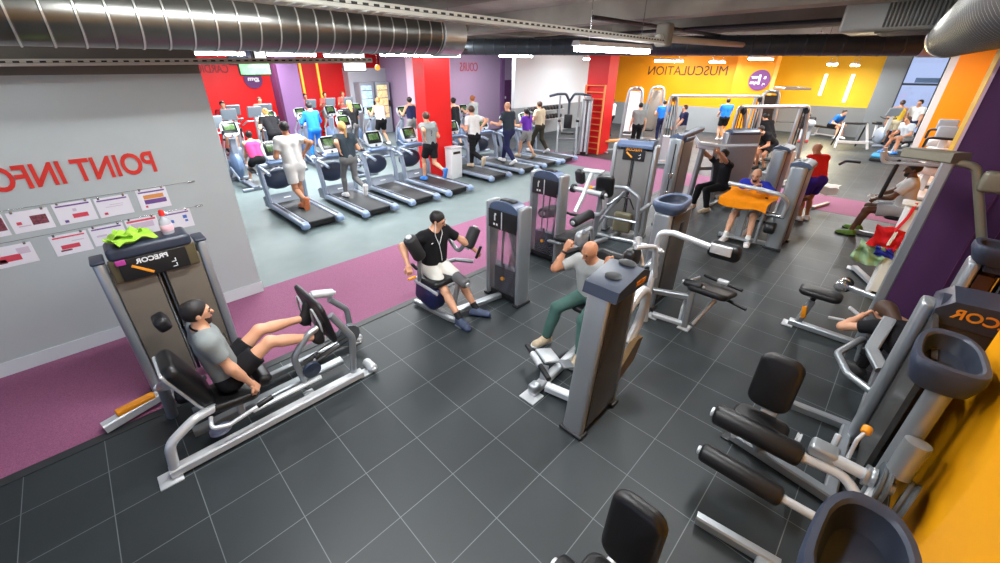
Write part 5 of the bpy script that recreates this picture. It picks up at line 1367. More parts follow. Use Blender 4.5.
struct('trim_18', MB().hexa((6.15,17.7,0),(6.95,18.3,CH)), LILD)
struct('trim_19', MB().hexa((6.05,17.7,0),(6.15,18.3,CH)), PUD)
struct('trim_20', MB().hexa((11.4,16.2,0),(12.0,16.8,CH)), PINKW)
# ceiling
struct('ceiling', MB().hexa((-7,-5,CH),(29,26,CH+.2)), CONC)
for i,u_ in enumerate((3.4,6.9,10.6,15.2,20.0)):
    struct('ceiling.%03d'%(i+1), MB().hexa((u_,-5,3.68),(u_+.45,26,CH)), CONC if i%2 else CONCD)
struct('ceiling.006', MB().hexa((-7,7.6,3.72),(29,8.0,CH)), CONCD)

# ------------------------------------------------------------------ ducts, trays, lamps
GALV = mat('galvanised steel',(112,112,108),.3,.9,var=.08,vscale=3); SEAM = mat('bright seam steel',(206,206,200),.3,.8); GALVD = mat('dark duct paint',(62,70,76),.35,.3)
def duct(name, label, a, b, r, pitch, m, rib=.008, cap=True):
    a, b = Vector(a), Vector(b); L = (b-a).length; d = (b-a).normalized(); prof = [(r*.96,0)]; z = 0
    while z < L-pitch:
        prof += [(r,z+.0),(r,z+pitch*.86),(r+rib,z+pitch*.9),(r+rib,z+pitch*.96)]; z += pitch
    prof += [(r,z),(r,L)]
    T = thing(name, label, 'duct', tuple(a)); mb = MB()._lathe2(prof, a, d, 36)
    mb.xf(wm(T).inverted()); o_ = bpy.data.objects.new('duct_body', mesh_of('duct_body', mb, m, True, 14)); COL.objects.link(o_); o_.parent = T
    if name and m is GALV:
        sm = MB(); z = pitch*.93; sk = []
        while z < L-.36:
            k0 = len(sm.v); sm._lathe2([(r*.99,z-.008),(r+rib+.003,z-.005),(r+rib+.003,z+.005),(r*.99,z+.008)], a, d, 36); z += pitch
        part('duct_seams', sm, SEAM, T, w=True)
    part('duct_collar', MB()._lathe2([(r+.004,L-.34),(r+.02,L-.33),(r+.02,L),(r-.03,L),(r-.03,L-.02)], a, d, 36), mat('galvanised collar',(198,200,198),.3,.8), T, w=True)
    return T
duct('ventilation_duct','large silver spiral duct across the top left under the ceiling',(-4,4.5,3.37),(3.84,4.5,3.37),.225,.17,GALV, .005)
duct('ventilation_duct','dark grey duct running across the ceiling above the yellow wall',(8.0,9.3,3.5),(11.6,.1,3.34),.19,.3,GALVD,.006)
duct('ventilation_duct','big shiny spiral duct in the top right corner',(-2.5,-.56,3.34),(8.3,.03,3.34),.235,.1,mat('dull galvanised steel',(132,130,124),.3,.9),.012)
def tray(label, a, b, w=.16, hook=None, m=None):
    a, b = Vector(a), Vector(b); d = (b-a).normalized(); s_ = d.cross(V3(0,0,1)).normalized(); L=(b-a).length
    T = thing('cable_tray', label, 'cable tray', tuple(a)); m = m or mat('zinc tray',(190,190,182),.5)
    for q in (-1,1): part('side_rail', MB().beam([a+s_*q*w/2,b+s_*q*w/2],.012,.06,0), m, T, w=True)
    rg = MB(); k = int(L/.1)
    for i in range(k): rg.box(a+d*(i+.5)*L/k-V3(0,0,.022), (.05,w,.008) if abs(d.x)>abs(d.y) else (w,.05,.008), None, .002)
    part('perforated_base', rg, m, T, w=True)
    k = int(L/.085); poly = [(0,-.005)]
    poly += [(L,-.005),(L,-.003)]
    for i in range(k-1,-1,-1): poly += [((i+.75)*L/k,-.003),((i+.75)*L/k,.012),((i+.25)*L/k,.012),((i+.25)*L/k,-.003)]
    poly += [(0,-.003)]
    sl = MB().prism(poly, a+V3(0,-w/2-.005,.002), d, V3(0,0,1), .006)
    part('perforation', sl, mat('dark slot',(40,40,38),.7), T, w=True)
    return T
tray('perforated cable tray along the top of the grey info wall', (-3,5.85,3.02),(3.35,5.85,3.10))
tray('perforated cable tray running diagonally across the ceiling in the middle', (-1,3,3.42),(6.4,3,3.33), .2)
T = thing('conduit','thin grey pipe run continuing from the middle cable tray','pipe',(6.4,3,3.36))
part('pipe', MB().tube([(6.4,3,3.37),(14,3,3.42)],.05,0,10), mat('zinc tray',(190,190,182),.5), T, w=True)
part('bracket', MB().rbox((6.6,3,3.42),(.2,.2,.3),.04,2), CONCD, T, w=True)
T = thing('conduit','pipe crossing the ceiling left to right above the middle lamps','pipe',(7,8.5,3.3))
part('pipe', MB().tube([(4.5,9.5,3.42),(13.5,8.0,3.42)],.06,0,10), GALV, T, w=True)
for i,(a,b) in enumerate((((5.6,3.6,3.62),(20,3.2,3.5)),((8.5,-1,3.6),(8.5,7,3.62)))):
    T = thing('conduit','thin black pipe under the ceiling slab, '+('lengthwise' if i==0 else 'crosswise'),'pipe',a)
    part('pipe', MB().tube([a,b],.03,0,8), BLACK, T, w=True)
T = thing('air_conditioner','grey ribbed air conditioning unit on the ceiling at upper right','air conditioner',(8.1,.62,3.56))
for a_ in (7.8,8.4): part('hanger', MB().tube([(a_,.62,3.72),(a_,.62,CH)],.012,0,6), STEEL, T, w=True)
part('housing', MB().rbox((8.1,.62,3.56),(1.0,1.0,.34),.04,2), mat('grey metal casing',(172,172,164),.4,.3), T, w=True)
lv = MB()
for k in range(14): lv.box((7.59,.16+k*.04,3.56),(.03,.02,.26),None,.004)
part('louvre_front', lv, mat('dark louvre',(92,90,80),.4,.3), T, w=True)
lv = MB()
for k in range(18): lv.box((7.66+k*.05,.45,3.38),(.02,.6,.02),None,.004)
part('louvre_bottom', lv, mat('dark louvre',(92,90,80),.4,.3), T, w=True)
TUBE = mat('lit tube',(250,253,255),.4,emit=LEMIT)
LIGHTS = []
def lamp(label, a, b, w=.14, power=60, group=None):
    a, b = Vector(a), Vector(b); c = (a+b)/2; L = (b-a).length; d = (b-a).normalized(); rz = math.degrees(math.atan2(d.y,d.x))
    T = thing('ceiling_light', label, 'ceiling light', tuple(c), rz, group)
    part('housing', MB().prism([(-w/2,0),(-w*.3,.06),(w*.3,.06),(w/2,0)],(L/2,0,0),(0,-1,0),(0,0,1),L), WHITEP, T)
    part('diffuser', MB().rbox((0,0,-.03),(L*.98,w*.8,.07),.03,3), TUBE, T)
    for q in (-.35,.35): part('hanger', MB().tube([(L*q,0,.05),(L*q,0,CH-c.z)],.006,0,6), STEEL, T)
    ld = bpy.data.lights.new('lamp_light','AREA'); ld.shape='RECTANGLE'; ld.size = L*.96; ld.size_y = w*.8; ld.energy = power; ld.color = (.96,.99,1)
    lo = bpy.data.objects.new('lamp_light', ld); COL.objects.link(lo); lo.parent = T; lo.location = (0,0,-.075)
    return T
PW = 60
LM = [('long tube light right under the end of the silver duct',(4.12,6.8,3.24),(5.93,6.8,3.26),1.3),('long tube light at the top middle left of the lettering',(4.95,3.4,3.24),(7.0,3.4,3.26),1.2),
 ('small tube light at the top corner of the info wall',(2.3,12,3.35),(3.5,12,3.35),1),('tube light over the ellipticals near the hanging screens',(4.14,12.4,3.36),(5.45,12.4,3.36),1),('tube light over the long-haired woman',(5.95,13,3.37),(7.2,13,3.37),1),
 ('tube light over the end of the treadmill row',(10.4,10,3.38),(12.0,10,3.36),1.2),('tube light above the red ladder pillar',(14.0,9.2,3.29),(16.0,9.2,3.29),1.2),('tube light left above the wall lettering',(17.2,8,3.24),(19.8,8,3.23),1.2),
 ('tube light above the right end of the wall lettering',(20.3,7.0,3.2),(22.0,7.0,3.2),1),('tube light above the round purple sign',(18.3,5,3.27),(21.4,5,3.3),1.2),('tube light nearest the yellow wall, left',(21.5,3.1,3.08),(23.2,3.1,3.08),.8),('tube light nearest the yellow wall, right',(22.5,2.5,3.05),(24.2,2.5,3.05),.8),
 ('tube light above the runner in white',(3.0,9.3,3.5),(4.6,9.3,3.5),1.2),
 ('tube light over the empty treadmill',(6.0,9.6,3.52),(7.6,9.6,3.52),1.2)]
KF = [1,1,3.2,3.2,3.2,2.2,2,2,2.2,2.2,2,2]
for (lb,a,b,k),kf in zip(LM[:12],KF): lamp(lb,a,b,power=PW*k*kf)
# extra lamps, mostly out of view, added to brighten near area and far walls
for i,(a,b) in enumerate((((.2,1.6,3.62),(1.8,1.6,3.62)),((.2,3.4,3.62),(1.8,3.4,3.62)),((3.6,1.0,3.62),(5.2,1.0,3.62)),((-2.6,4.6,3.62),(-1.0,4.6,3.62)),((1.8,-.3,3.62),(3.2,-.3,3.62)),((2.6,8.6,3.62),(4.2,8.6,3.62)),((6.2,9.0,3.62),(7.8,9.0,3.62)),((9.3,5.6,3.62),(10.9,5.6,3.62)),((12.7,2.2,3.62),(14.3,2.2,3.62)),((13.5,5.4,3.62),(15.1,5.4,3.62)),((14.0,1.2,3.62),(15.6,1.2,3.62)),((4.2,17.2,3.62),(5.8,17.2,3.62)),((8.0,16.6,3.62),(9.6,16.6,3.62)),((13.4,13.6,3.62),(15.0,13.6,3.62)),((17.0,11.2,3.62),(18.6,11.2,3.62)),((20.4,9.4,3.62),(22.0,9.4,3.62)),((17.6,.2,3.62),(19.2,.2,3.62)))):
    lamp('added tube light high under the ceiling slab, for extra brightness', a, b, power=PW*(1.0 if i<5 else 1.5 if i<11 else (3.2,3.2,1.2,1.0,2.0,2.4)[i-11]), group='added tube lights high under the ceiling')
T = thing('ceiling_light','round glowing orange pendant lamp near the vending machines','ceiling light',(9.5,16,3.05))
part('globe', MB().ell((9.5,16,3.02),(.1,.1,.11)), mat('glowing orange globe',(255,150,60),.4,emit=1.5), T, w=True); part('cord', MB().tube([(9.5,16,3.1),(9.5,16,CH)],.012,0,6), BLACK, T, w=True)
for i,(v_,z0,z1) in enumerate(((3.70,1.75,2.65),(2.72,1.5,2.65))):
    T = thing('wall_light','vertical glowing strip lamp on the yellow wall, '+('left one' if i==0 else 'right one'),'wall light',(25.94,v_,0))
    part('backplate', MB().rbox((25.97,v_,(z0+z1)/2),(.04,.16,z1-z0+.06),.01,1), WHITEP, T, w=True)
    part('tube', MB().roll((25.92,v_,z0),(25.92,v_,z1),.04,.015), mat('warm lit tube',(255,238,170),.4,emit=9), T, w=True)
    ld = bpy.data.lights.new('lamp_light','AREA'); ld.shape='RECTANGLE'; ld.size=.08; ld.size_y = z1-z0; ld.energy = 55; ld.color=(1,.86,.45)
    lo = bpy.data.objects.new('lamp_light', ld); COL.objects.link(lo); lo.parent = T; lo.location = (-.12,0,(z0+z1)/2); lo.rotation_euler = (0,R(90),0)
for i,(u_,s_) in enumerate(((7.95,'left one'),(8.73,'right one'))):
    T = thing('wall_light','vertical orange glowing strip on the red wall, '+s_,'wall light',(u_,19.95,0))
    part('tube', MB().rbox((u_,19.96,2.3),(.09,.05,1.9),.02,1), mat('glowing orange strip',(255,170,60),.4,emit=1.3), T, w=True)
    part('backplate', MB().rbox((u_,19.985,2.3),(.14,.03,1.96),.01,1), ORD, T, w=True)

# ------------------------------------------------------------------ signs and posters
def fit(mb, w, h):
    xs=[v[0] for v in mb.v]; ys=[v[1] for v in mb.v]; sx=w/(max(xs)-min(xs)); sy=h/(max(ys)-min(ys)); cx=(max(xs)+min(xs))/2; cy=(max(ys)+min(ys))/2
    mb.v=[((a-cx)*sx,(b-cy)*sy,c) for a,b,c in mb.v]; return mb
def wsign(txt, w, h, o, x, m, label, depth=.012, bold=.0):
    mb = fit(text_mb(txt, 1, depth, True, (1,1), bold), w, h); place(mb, o, x, (0,0,1)); solo('wall_lettering', mb, m, label, 'sign', loc=o, smooth=False)
wsign('POINT INFO', 1.31, .24, (-.135,6.062,2.035), (1,0,0), mat('red letter',(204,44,34),.5), 'large red mirrored lettering on the grey info wall', bold=.022)
wsign('MUSCULATION', 3.9, .42, (22.985,9.03,2.82), (0,-1,0), mat('dark brown letter',(70,44,16),.6), 'dark mirrored lettering high on the orange wall')
wsign('CARDIO', 1.15, .3, (4.5,19.99,3.0), (1,0,0), mat('dark red letter',(110,14,22),.6), 'dark mirrored lettering on the red wall, half behind the cable tray', .02)
wsign('COURS', 1.15, .38, (14.5,15.985,3.03), (1,0,0), mat('coral letter',(206,84,96),.6), 'thin coral mirrored lettering on the lilac wall', .02)
def roundsign(label, o, x, r, m, marks):
    T = thing('wall_sign', label, 'sign', o); x=Vector(x); y=V3(0,0,1); n=x.cross(y)
    part('disc', MB().lathe([(0,0),(r,0),(r,.03),(0,.03)], o, n, 32), m, T, w=True, smooth=False)
    for i,(tx,sz,dx,dz,f) in enumerate(marks):
        mb = text_mb(tx, sz, .01, True, (f,1), .01); place(mb, Vector(o)+x*dx+y*dz+n*.036, x, y); part('lettering', mb, WHITEP, T, w=True, smooth=False)
roundsign('round purple sign with white marks on the orange pier', (22.38,5.5,2.45),(0,-1,0),.42,PUR,(('1',.55,.0,.0,1.1),('your',.17,-.17,.12,1),('gym',.17,-.2,-.1,1),('e',.2,.2,-.16,1),('a',.2,.2,.12,1)))
roundsign('purple round emblem on the red wall below the hanging screens', (5.9,19.97,2.6),(1,0,0),.36,PUR,(('gym',.22,0,.02,1.2),))
PAPER = mat('white paper',(232,230,236),.6); INKP = mat('violet ink',(110,74,140),.6); INKR = mat('red ink',(214,70,88),.6); INKB = mat('blue ink',(70,110,190),.6); INKG = mat('pale print',(206,190,206),.6); INKM=mat('mixed berry print',(120,60,70),.6,var=.6,vscale=60); INKO=mat('orange print ink',(226,150,80),.6)
def poster(label, c, w, h, blocks, rot=0):
    # blocks: (x,z,w,h,mat) as fractions; x to the right
    c = Vector((c[0],6.065,c[1])); T = thing('poster', label, 'poster', tuple(c)); T.rotation_euler=(0,R(rot),0)
    part('sheet', MB().rbox((0,0,0),(w,.006,h),.002,1), PAPER, T, smooth=False)
    for x,z,bw,bh,m in blocks: part('print', MB().rbox((x*w,-.0035,z*h),(bw*w,.002,bh*h),.0008,1), m, T, smooth=False)
    for q in (-.36,.36): part('clip', MB().rbox((q*w,-.004,h*.5),(.02,.012,.03),.004,1), STEEL, T)
HB = (0,.36,.86,.07,INKP); HR=(0,.36,.86,.07,INKR)
LOGO = (-.3,-.32,.1,.12,INKR)
poster('poster with orange and violet panel, farthest right on the upper wire', (.39,1.615),.29,.24,[HB,(.02,.12,.66,.2,INKO),(.04,-.12,.72,.22,INKP),(-.3,-.34,.08,.1,INKR)])
poster('nearly blank poster with violet header, second from the right on the upper wire', (.025,1.605),.30,.22,[HB,(0,-.0,.5,.03,INKG),(.08,.1,.4,.03,INKG),LOGO])
poster('poster with a red block under its text, third from the right on the upper wire', (-.3,1.61),.31,.23,[HB,(.0,.12,.1,.14,INKG),(.1,-.16,.4,.2,INKR),(-.3,-.36,.1,.12,INKP)])
poster('poster with a patch of small dark pictures, fourth from the right on the upper wire', (-.64,1.60),.30,.22,[(.2,.0,.4,.44,INKM),(-.3,-.05,.12,.14,INKR),(-.2,-.2,.3,.05,INKG)])
poster('poster with pink pictures at the left frame edge, upper wire', (-.97,1.60),.31,.22,[(.22,.05,.5,.6,INKM),(.3,.3,.3,.12,INKR),(-.2,-.3,.3,.06,INKG)])
poster('poster with blue symbols just right of the cleaning bottle', (.545,1.31),.30,.23,[HB,(-.22,-.05,.14,.18,INKB),(.26,.1,.14,.18,INKB),(.28,-.12,.1,.12,INKB)])
poster('poster with a pink strip behind the cleaning bottle', (.2,1.31),.30,.22,[(0,.36,.9,.1,INKR),(0,.1,.7,.3,INKG)])
poster('poster with violet header behind the green towel', (-.12,1.30),.30,.22,[HB,(-.2,-.0,.3,.1,INKG),(.1,-.2,.4,.2,INKR)])
poster('poster with a red drawing left of the leg press tower, lower wire', (-.44,1.285),.30,.23,[HR,(-.05,-.12,.5,.2,INKR),(.2,.12,.34,.04,INKG),(-.2,-.28,.3,.08,INKM)])
poster('poster with pink dish picture at the left frame edge, lower wire', (-.88,1.28),.31,.22,[(-.1,-.1,.5,.3,INKR),(.26,.16,.3,.3,INKG),(-.3,-.2,.2,.2,INKM)])
for i,z in enumerate((1.735,1.425)):
    T = thing('hanging_wire', 'thin wire holding the '+('upper' if i==0 else 'lower')+' row of posters on the grey wall','wire',(0,6.045,z))
    part('wire', MB().tube([(-3,6.045,z),(.8,6.045,z+.012)],.0022,0,6), STEEL, T, w=True)
    part('wire_anchor', MB().roll((.76,6.045,z+.012),(.84,6.045,z+.012),.009,.003), STEEL, T, w=True)
# screens and vending machines
SC1 = mat('screen picture dark',(40,44,70),.3,emit=.4,var=.9,vscale=5); SC2 = mat('screen picture pale',(224,230,226),.3,emit=.9,var=.3,vscale=6); SC3 = mat('screen picture green',(110,200,120),.3,emit=.7,var=.7,vscale=4)
for lb,c,w,h,m in (('hanging screen with a dark moving picture, left one',(3.95,14,3.32),.62,.4,SC1),('hanging screen with a pale picture, right of the dark one',(4.48,14,3.34),.3,.36,SC2),('lower hanging screen with bright green picture',(4.2,13.8,3.0),.8,.3,SC3),('hanging white screen in front of the vending machines',(7.45,14,3.2),.8,.55,SC2)):
    T = thing('hanging_screen', lb, 'screen', c)
    part('casing', MB().rbox((0,.03,0),(w+.06,.07,h+.06),.02,2), BLACK, T); part('screen', MB().rbox((0,-.008,0),(w,.01,h),.003,1), m, T)
    part('hanger', MB().tube([(0,.03,h/2),(0,.03,CH-c[2])],.02,0,8), BLACK, T)
for i,(u_,m) in enumerate(((10.55,mat('snack print warm',(206,170,110),.4,emit=.35,var=.7,vscale=9)),(11.4,mat('snack print warm',(206,170,110),.4)))):
    T = thing('vending_machine','vending machine with '+('cool blue' if i==0 else 'warm cream')+' lit front in the grey surround','vending machine',(u_,19.2,0))
    part('cabinet', MB().rbox((u_,19.22,1.2),(.76,.6,2.4),.03,2), mat('vending grey',(160,166,176),.4), T, w=True)
    part('glass_front', MB().rbox((u_-.05,18.915,1.5),(.56,.02,1.5),.008,1), mat('lit cool front',(176,206,226),.3,emit=.6,var=.5,vscale=6) if i==0 else mat('lit warm front',(232,206,150),.3,emit=.6,var=.6,vscale=7), T, w=True)
    part('keypad', MB().rbox((u_+.3,18.91,1.4),(.1,.03,.3),.01,1), BLACK, T, w=True)
    for k in range(4): part('shelf', MB().rbox((u_-.05,18.9,.95+k*.36),(.56,.02,.03),.004,1), STEEL, T, w=True)
# ================================================================== people
GREYT = cloth('grey cotton',(136,142,142)); BLKT = cloth('black cotton',(28,28,31)); WHT = cloth('white cotton',(222,222,220)); WHS = cloth('off white shorts cloth',(222,220,212))
TEAL = cloth('teal green cloth',(72,104,98)); LGT = cloth('light grey cotton',(166,168,166)); BLUET = cloth('royal blue cloth',(42,56,176)); BLUEB = cloth('bright blue cloth',(40,122,220)); GSH = cloth('grey shorts cloth',(146,146,144))
REDT = cloth('red cotton',(228,44,38)); NVY = cloth('navy cotton',(38,42,78)); DKN = cloth('dark slate cotton',(48,58,66)); PPL = cloth('purple cotton',(112,58,178)); BEI = cloth('beige cotton',(212,198,168)); KHK = cloth('dark olive cloth',(62,60,48))
PNK = cloth('pink cotton',(226,64,120)); DRED = cloth('dark red cotton',(168,30,38)); YEL = cloth('yellow cotton',(232,190,60)); LEG = cloth('grey leggings cloth',(112,112,112)); PINKP = cloth('pale coral cotton',(232,110,100)); TANC = cloth('tan cloth',(226,186,130)); PALEG = cloth('pale grey cotton',(196,204,212)); ROYAL = cloth('violet blue cloth',(66,44,150))
def shoe(n, rgb): return mat(n, rgb, .6, var=.15, vscale=25)
SH_W = shoe('white sneaker',(226,226,226)); SH_B = shoe('blue grey sneaker',(66,78,104)); SH_BE = shoe('beige sneaker',(196,178,150)); SH_N = shoe('neon green sneaker',(104,148,58)); SH_K = shoe('black sneaker',(30,30,32)); SH_O = shoe('orange brown sneaker',(206,116,70)); SH_BL = shoe('blue sneaker',(60,130,210))
SOCKW = mat('white sock',(224,224,222),.9); SOCKK = mat('black sock',(24,24,26),.9)
N = dict(h=.0105, near=True)
# man on the leg press
q = person('man in grey tee and black shorts pushing the leg press board with his feet', (.25,3.63,0), -90, (0,.03,.55), (-.25,.22,.31), (.25,.22,.31), (-.15,.80,.69), (.13,.80,.61), lean=-8, hp=8, shirt=GREYT, bottom=BLKT, sleeve=.62, shortlen=.66,
    hairm=HAIRK, beard=mat('dark stubble',(58,42,36),.7), shoe=SH_K, lt=(0,.2,1), rt=(0,.2,1), lk=(0,.2,1), rk=(0,.2,1), lpole=(-.5,-.8,0), rpole=(.6,-.8,.1), curl=.9, lhn=(.3,0,-1), rhn=(-.3,0,-1), **N)
x,y,z,nb = q['x'],q['y'],q['z'],q['nb']
part('collar', MB().tube([nb+Vector((.082*math.cos(a),.07*math.sin(a)+.012,.012-.035*math.sin(a))) for a in [2*PI*k/16 for k in range(17)]],.008,0,8), BLKT, q['T'])
t_,f_,r_,P_ = q['t'],q['f'],q['r'],q['P']
lm_ = MB()
for i,(a,b,w_) in enumerate(((.02,.37,.05),(-.03,.35,.03),(.04,.33,.04),(-.02,.31,.06))): lm_.rbox(P_+t_*b+f_*.131+r_*a,(w_,.004,.012),.002,1)
part('chest_print', lm_, BLKT, q['T'])
# man on the lateral raise
q = person('man in black tee and white shorts seated with arms on the padded levers', (2.92,3.95,0), 180, (0,-.05,.60), (-.55,.19,.70), (.51,.10,.80), (-.17,.60,.085), (.15,.64,.085), lean=5, hp=22, hy=-38, shirt=BLKT, bottom=WHS, sleeve=.68, shortlen=.74,
    hairm=HAIRK, shoe=SH_B, sock=SOCKK, sole=mat('dark blue sole',(40,52,92),.6), lace=mat('yellow laces',(206,204,70),.7), lt=(-.55,.85,0), rt=(.05,1,0), lk=(-.1,1,.4), rk=(.1,1,.4), lpole=(-1,-.6,.2), rpole=(1,-.6,.2), curl=1.0, lhn=(0,-.2,-1), rhn=(0,-.2,-1), **N)
P_,t_,f_,r_,hc,nb = q['P'],q['t'],q['f'],q['r'],q['hc'],q['nb']
part('earphone_cable', MB().tube([hc+q['x']*.08-q['z']*.01, nb+f_*.1+r_*.06-t_*.02, P_+t_*.34+f_*.125+r_*.01, P_+t_*.2+f_*.13-r_*.02, P_+t_*.1+f_*.135-r_*.03],.0045,.08,6), WHITEP, q['T'])
part('earphone_cable', MB().tube([hc-q['x']*.08-q['z']*.01, nb+f_*.1-r_*.06-t_*.02, P_+t_*.34+f_*.125+r_*.01],.0045,.08,6), WHITEP, q['T'])
part('chest_badge', MB().rbox(P_+t_*.39+f_*.118+r_*.12,(.03,.004,.015),.002,1), WHITEP, q['T'])
# bald man
q = person('bald man in grey tee and green trousers holding the crunch handles by his head', (3.72,2.0,0), 90, (.04,-.04,.57), (-.17,.15,1.12), (.36,.13,1.13), (-.17,.46,.085), (.31,.46,.085), lean=12, hp=20, hy=12, skin=SKINT, shirt=LGT, bottom=TEAL, legs='pants', sleeve=.66,
    hair='bald', shoe=SH_BE, sock=SOCKK, sole=SOCKW, lace=SOCKW, lt=(-.05,1,0), rt=(.25,1,0), lk=(-.1,1,.5), rk=(.25,1,.5), lpole=(-.2,.7,-1), rpole=(.35,.7,-1), curl=1.0, lhn=(0,-.6,.4), rhn=(0,-.6,.4), **N)
part('wristwatch', MB().cone(q['wR']-(q['wR']-q['elR']).normalized()*.03, q['wR']-(q['wR']-q['elR']).normalized()*.055, .034,.034), BLACK, q['T'])
# bearded man behind the towel
person('bearded man in blue tee resting on the orange towel', (8.86,1.72,0), 90, (.04,.0,.58), (-.2,.42,1.0), (.02,.22,1.0), (-.2,.56,.085), (.17,.62,.085), lean=14, hp=12, shirt=BLUET, bottom=GSH, sleeve=.7, hair='bald', beard=HAIRK, shoe=SH_W, sock=SOCKW, sole=SOCKW,
    lt=(-.2,1,0), rt=(.1,1,0), lk=(-.2,1,.3), rk=(.2,1,.3), lpole=(-1,.1,-.5), rpole=(1,.1,-.6), curl=.8, h=.0125, near=True)
# seated man in white
person('man in white tee and neon shoes seated against the orange backrest at right', (10.5,-.3,0), 0, (0,.0,.62), (-.12,.40,.76), (.12,.40,.76), (-.2,.56,.085), (.24,.50,.085), lean=5, s=1.1, hp=8, hy=-10, skin=SKIND, shirt=WHT, bottom=PALEG, sleeve=.7, sole=SOCKK, lace=SOCKK, shoe=SH_N, hairm=HAIRK, beard=HAIRK, lt=(-.2,1,0), rt=(.1,1,0),
    lk=(-.1,1,.5), rk=(.1,1,.5), lpole=(-1,-.3,-.3), rpole=(1,-.3,-.3), h=.0125, near=True)
tw = towel_mb(.3,.22,21,.03); tw.xf(Matrix.Translation((10.5,.12,.75))); solo('towel', tw, WT, 'small white towel on the knees of the seated man in white', 'towel', loc=(10.5,.12,.75))
# crunching person
person('long-haired person bent forward on the bench behind the dark tower, hands in hair', (5.02,-.78,0), -52, (0,0,.47), (-.12,.72,.56), (.10,.70,.62), (-.18,.40,.085), (.18,.40,.085), lean=74, hp=20, shirt=BLKT, bottom=BLKT, legs='leggings', sleeve=.5, hair='long', hairm=HAIRB, shoe=SH_K,
    lpole=(-1,0,-.6), rpole=(1,0,-.6), lk=(0,1,.6), rk=(0,1,.6), curl=.7, h=.0115)
def stand(label, loc, rz=0, z0=0, pose='walk', s=1., h=.02, mir=False, **k):
    if pose == 'run':
        d = dict(pelvis=(0,0,.92), lf=(-.08,.22,.10), rf=(.08,-.42,.34), lh=(-.2,-.06,1.12), rh=(.2,.26,1.16), lean=8, lt=(0,1,-.1), rt=(0,.35,-1), lpole=(-.5,-1,-.4), rpole=(.5,-.8,-.9))
    elif pose == 'walk':
        d = dict(pelvis=(0,0,.90), lf=(-.08,.28,.09), rf=(.08,-.30,.13), lh=(-.3,.34,1.12), rh=(.3,.34,1.12), lean=5, lt=(0,1,.1), rt=(0,1,-.5))
    elif pose == 'ell':
        d = dict(pelvis=(0,0,.92), lf=(-.15,.12,.10), rf=(.15,-.12,.16), lh=(-.26,.36,1.2), rh=(.26,.42,1.18), lean=8)
    elif pose == 'lean':
        d = dict(pelvis=(0,-.08,.9), lf=(-.12,-.05,.085), rf=(.12,.05,.085), lh=(-.2,.42,.85), rh=(.2,.42,.85), lean=35)
    elif pose == 'bend':
        d = dict(pelvis=(0,-.15,.82), lf=(-.13,.0,.085), rf=(.13,.02,.085), lh=(-.18,.5,.55), rh=(.18,.5,.5), lean=72)
    elif pose == 'sit':
        d = dict(pelvis=(0,0,.56), lf=(-.2,.46,.085), rf=(.2,.5,.085), lh=(-.2,.42,.62), rh=(.2,.42,.62), lean=22)
    else:
        d = dict(pelvis=(0,0,.93), lf=(-.1,.0,.085), rf=(.1,.04,.085), lh=(-.26,.1,.84), rh=(.26,.12,.84), lean=2)
    d.update(k)
    if mir:
        m_ = lambda v: (-v[0],v[1],v[2])
        d['lf'],d['rf'] = m_(d['rf']),m_(d['lf']); d['lh'],d['rh'] = m_(d['rh']),m_(d['lh'])
        a,b = d.get('lt',(0,1,-.1)),d.get('rt',(0,1,-.1)); d['lt'],d['rt'] = m_(b),m_(a)
        a,b = d.get('lpole',(-.3,-.6,-.6)),d.get('rpole',(.3,-.6,-.6)); d['lpole'],d['rpole'] = m_(b),m_(a)
    for q in ('pelvis','lf','rf','lh','rh'):
        v = d[q]; d[q] = (v[0]*s, v[1]*s, v[2]*s+(0 if q in ('lf','rf') else 0))
    lo = (loc[0],loc[1],z0)
    return person(label, lo, rz, d.pop('pelvis'), d.pop('lh'), d.pop('rh'), d.pop('lf'), d.pop('rf'), s=s, h=h, **d)
B0 = .196
# treadmills
stand('runner in white tee and white shorts on the treadmill by the info wall', (2.98,8.72), 0, B0, 'run', 1.1, .015, skin=SKINT, shirt=WHT, bottom=WHT, hairm=HAIRK, shoe=SH_O, mir=True)
stand('ponytailed runner in dark tee and grey leggings on the second treadmill', (4.24,8.85), 0, B0, 'run', 1.03, .015, shirt=DKN, bottom=LEG, legs='leggings', hair='pony', hairm=HAIRY, shoe=SH_W)
q = stand('runner in grey tee with a mark on the back, left of the red pillar', (6.55,8.8), 0, B0, 'run', 1.06, .016, shirt=GREYT, bottom=BLKT, hairm=HAIRB, shoe=SH_BL)
tx = text_mb('?', .2, .006, False); place(tx, q['P']+q['t']*.28-q['f']*.128, (1,0,0), (0,0,1)); part('back_print', tx, DKN, q['T'])
stand('runner in white tee and black striped trousers right of the red pillar', (8.42,9.1), 0, B0, 'run', 1.07, .016, shirt=WHT, bottom=BLKT, legs='pants', hairm=HAIRB, shoe=SH_BE, mir=True)
stand('bald man in dark tee and navy trousers walking on a treadmill', (9.72,8.9), 0, B0, 'walk', 1.11, .016, shirt=DKN, bottom=NVY, legs='pants', hair='bald', shoe=SH_W, mir=True)
stand('person in purple top with dark ponytail on a treadmill', (10.85,9.1), 0, B0, 'walk', .95, .017, shirt=PPL, bottom=GSH, hair='pony', hairm=HAIRK, shoe=SH_BE)
stand('man in beige tee and dark olive trousers on the last treadmill', (11.85,9.35), 0, B0, 'walk', 1.04, .017, shirt=BEI, bottom=KHK, legs='pants', hairm=HAIRB, shoe=SH_W)
